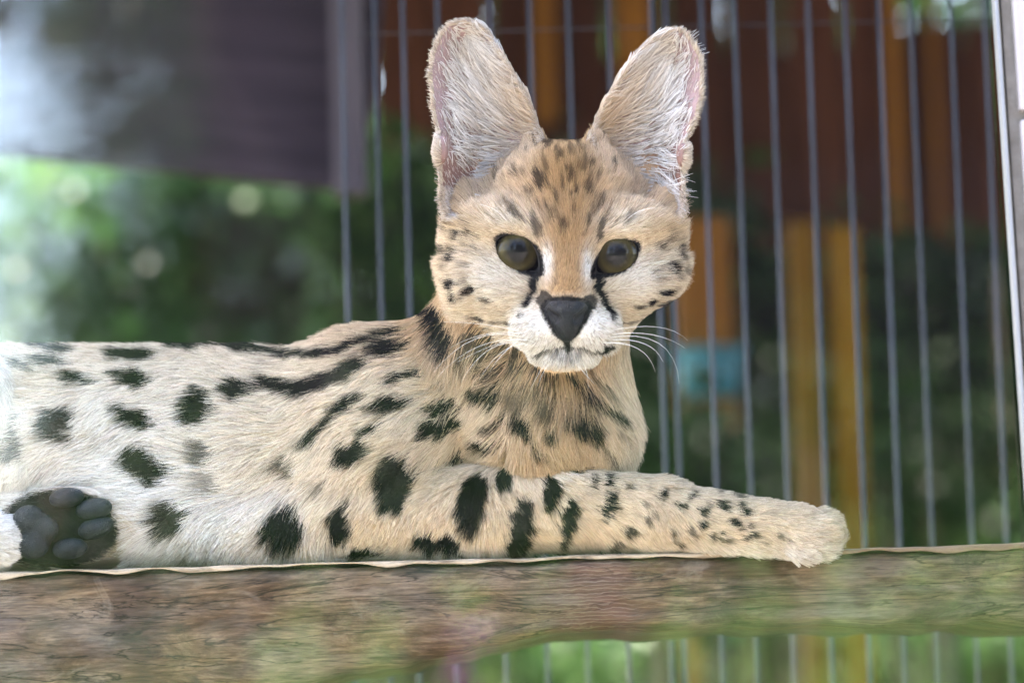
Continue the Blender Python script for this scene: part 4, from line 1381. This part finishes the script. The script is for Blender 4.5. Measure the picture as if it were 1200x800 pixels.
def leather(name, c1, c2, rough):
    t = NT(name)
    v = t.coords()
    vo = t.n('ShaderNodeTexVoronoi', feature='DISTANCE_TO_EDGE'); vo.inputs['Scale'].default_value = 900; t.l(v, vo.inputs['Vector'])
    f = t.noise(v, 160, 5, 0.6)
    t.base(t.ramp(f, [(0.3, c1), (0.7, c2)]), rough)
    t.b.inputs['Specular IOR Level'].default_value = 0.09
    t.bump(vo.outputs['Distance'], 0.6, 0.0012)
    return t.m
NOSE = leather('nose_leather', (0.007, 0.007, 0.0075), (0.018, 0.018, 0.019), 0.34)
PAD = leather('pad_skin', (0.008, 0.0088, 0.011), (0.02, 0.022, 0.027), 0.36)
def nose_prim():
    Pn = [tuple(pc(664 + (x - 664) * 0.87, 374 + (y - 374) * 0.95, -40)[:2]) for x, y in [(640,352),(650,348),(664,347),(678,349),(689,353),(694,360),(689,373),(679,391),(670,401),(664,403),(658,401),(649,391),(639,373),(634,360)]]
    def f(X, Y, Z):
        sd2 = poly_sd(Pn, X, Y)
        mid = -40.5 + 0.0085 * (X - 664) ** 2 + 0.10 * (Y - 350) + 0.3 * np.clip(366 - Y, 0, 30)
        return smax(sd2 + np.zeros_like(Z), np.abs(Z - mid) * 0.9 - 15, 17)
    A = np.array(Pn)
    return f, np.array([*A.min(0), -60.]), np.array([*A.max(0), 20.])
sdf_part('nose', [('u', nose_prim(), 3),
    ('s', cone((652, 373, -50), (638, 363, -42), 4.8, 4.0), 4), ('s', cone((677, 374, -50), (690, 364, -42), 4.8, 4.0), 4),
    ('s', cone((664, 380, -63), (664, 404, -56), 1.3, 1.3), 3)],
    (620, 336, -90), (710, 414, 0), 1.4, NOSE)

for x, y, a, b, r in [(78, 583, 21, 12, -8), (110, 596, 22, 13, -10), (112, 618, 22, 13, -18), (82, 642, 21, 13, -8)]:
    c = pc(x, y, 14)
    sdf_part('toe_pad', [('u', ell(x, y, 18, a, b, 15, r), 4)], c - [28, 28, 26], c + [28, 28, 26], 2.0, PAD)
sdf_part('heel_pad', [('u', ell(34, 608, 16, 19, 17, 16, -10), 4), ('u', ell(54, 619, 16, 16, 16, 16), 8), ('u', ell(38, 638, 16, 20, 17, 16), 8)],
         (0, 580, -12), (88, 668, 46), 2.2, PAD)

def whisker_mat():
    t = NT('whisker'); t.base((0.82, 0.80, 0.76), 0.4); return t.m
WH = whisker_mat()
def whisker(pts, w=0.9):
    # quadratic through three pixel points with depth
    a, b, c = (pc(*p) for p in pts)
    q = []
    for i in range(9):
        u = i / 8
        q.append((1 - u) * (1 - 2 * u) * a + 4 * u * (1 - u) * b + u * (2 * u - 1) * c)
    V, F = tube(W(np.array(q)), [w * S * (1 - 0.75 * i / 8) for i in range(9)], 5)
    cat_child('whisker', mesh_from('whisker', V, F), None, WH)
for p in [((618,392,-30),(572,391,-52),(528,407,-46)), ((612,395,-30),(557,397,-58),(508,436,-50)), ((620,399,-32),(563,405,-60),(513,441,-52)),
          ((616,402,-32),(574,409,-55),(541,447,-46)), ((622,404,-34),(590,411,-56),(561,446,-48)), ((628,402,-34),(593,400,-60),(536,424,-62)),
          ((610,388,-28),(566,380,-48),(520,377,-36)), ((606,400,-26),(586,418,-42),(574,436,-36)), ((640,424,-24),(631,438,-28),(621,457,-22)), ((643,425,-24),(636,438,-28),(630,452,-22)),
          ((714,392,-30),(764,392,-52),(803,408,-42)), ((710,396,-30),(772,402,-58),(796,449,-48)), ((716,398,-30),(756,403,-52),(777,424,-46)),
          ((712,388,-28),(770,383,-48),(806,399,-38)), ((704,402,-32),(747,408,-56),(768,436,-46)), ((682,424,-24),(688,438,-28),(689,455,-22)),
          ((676,426,-24),(685,437,-28),(697,450,-22))]:
    whisker(p, rng.uniform(0.19, 0.29))
for p in [((596,262,-6),(580,246,-20),(562,240,-22)), ((728,264,-6),(748,248,-20),(770,244,-22))]:
    whisker(p, 0.35)
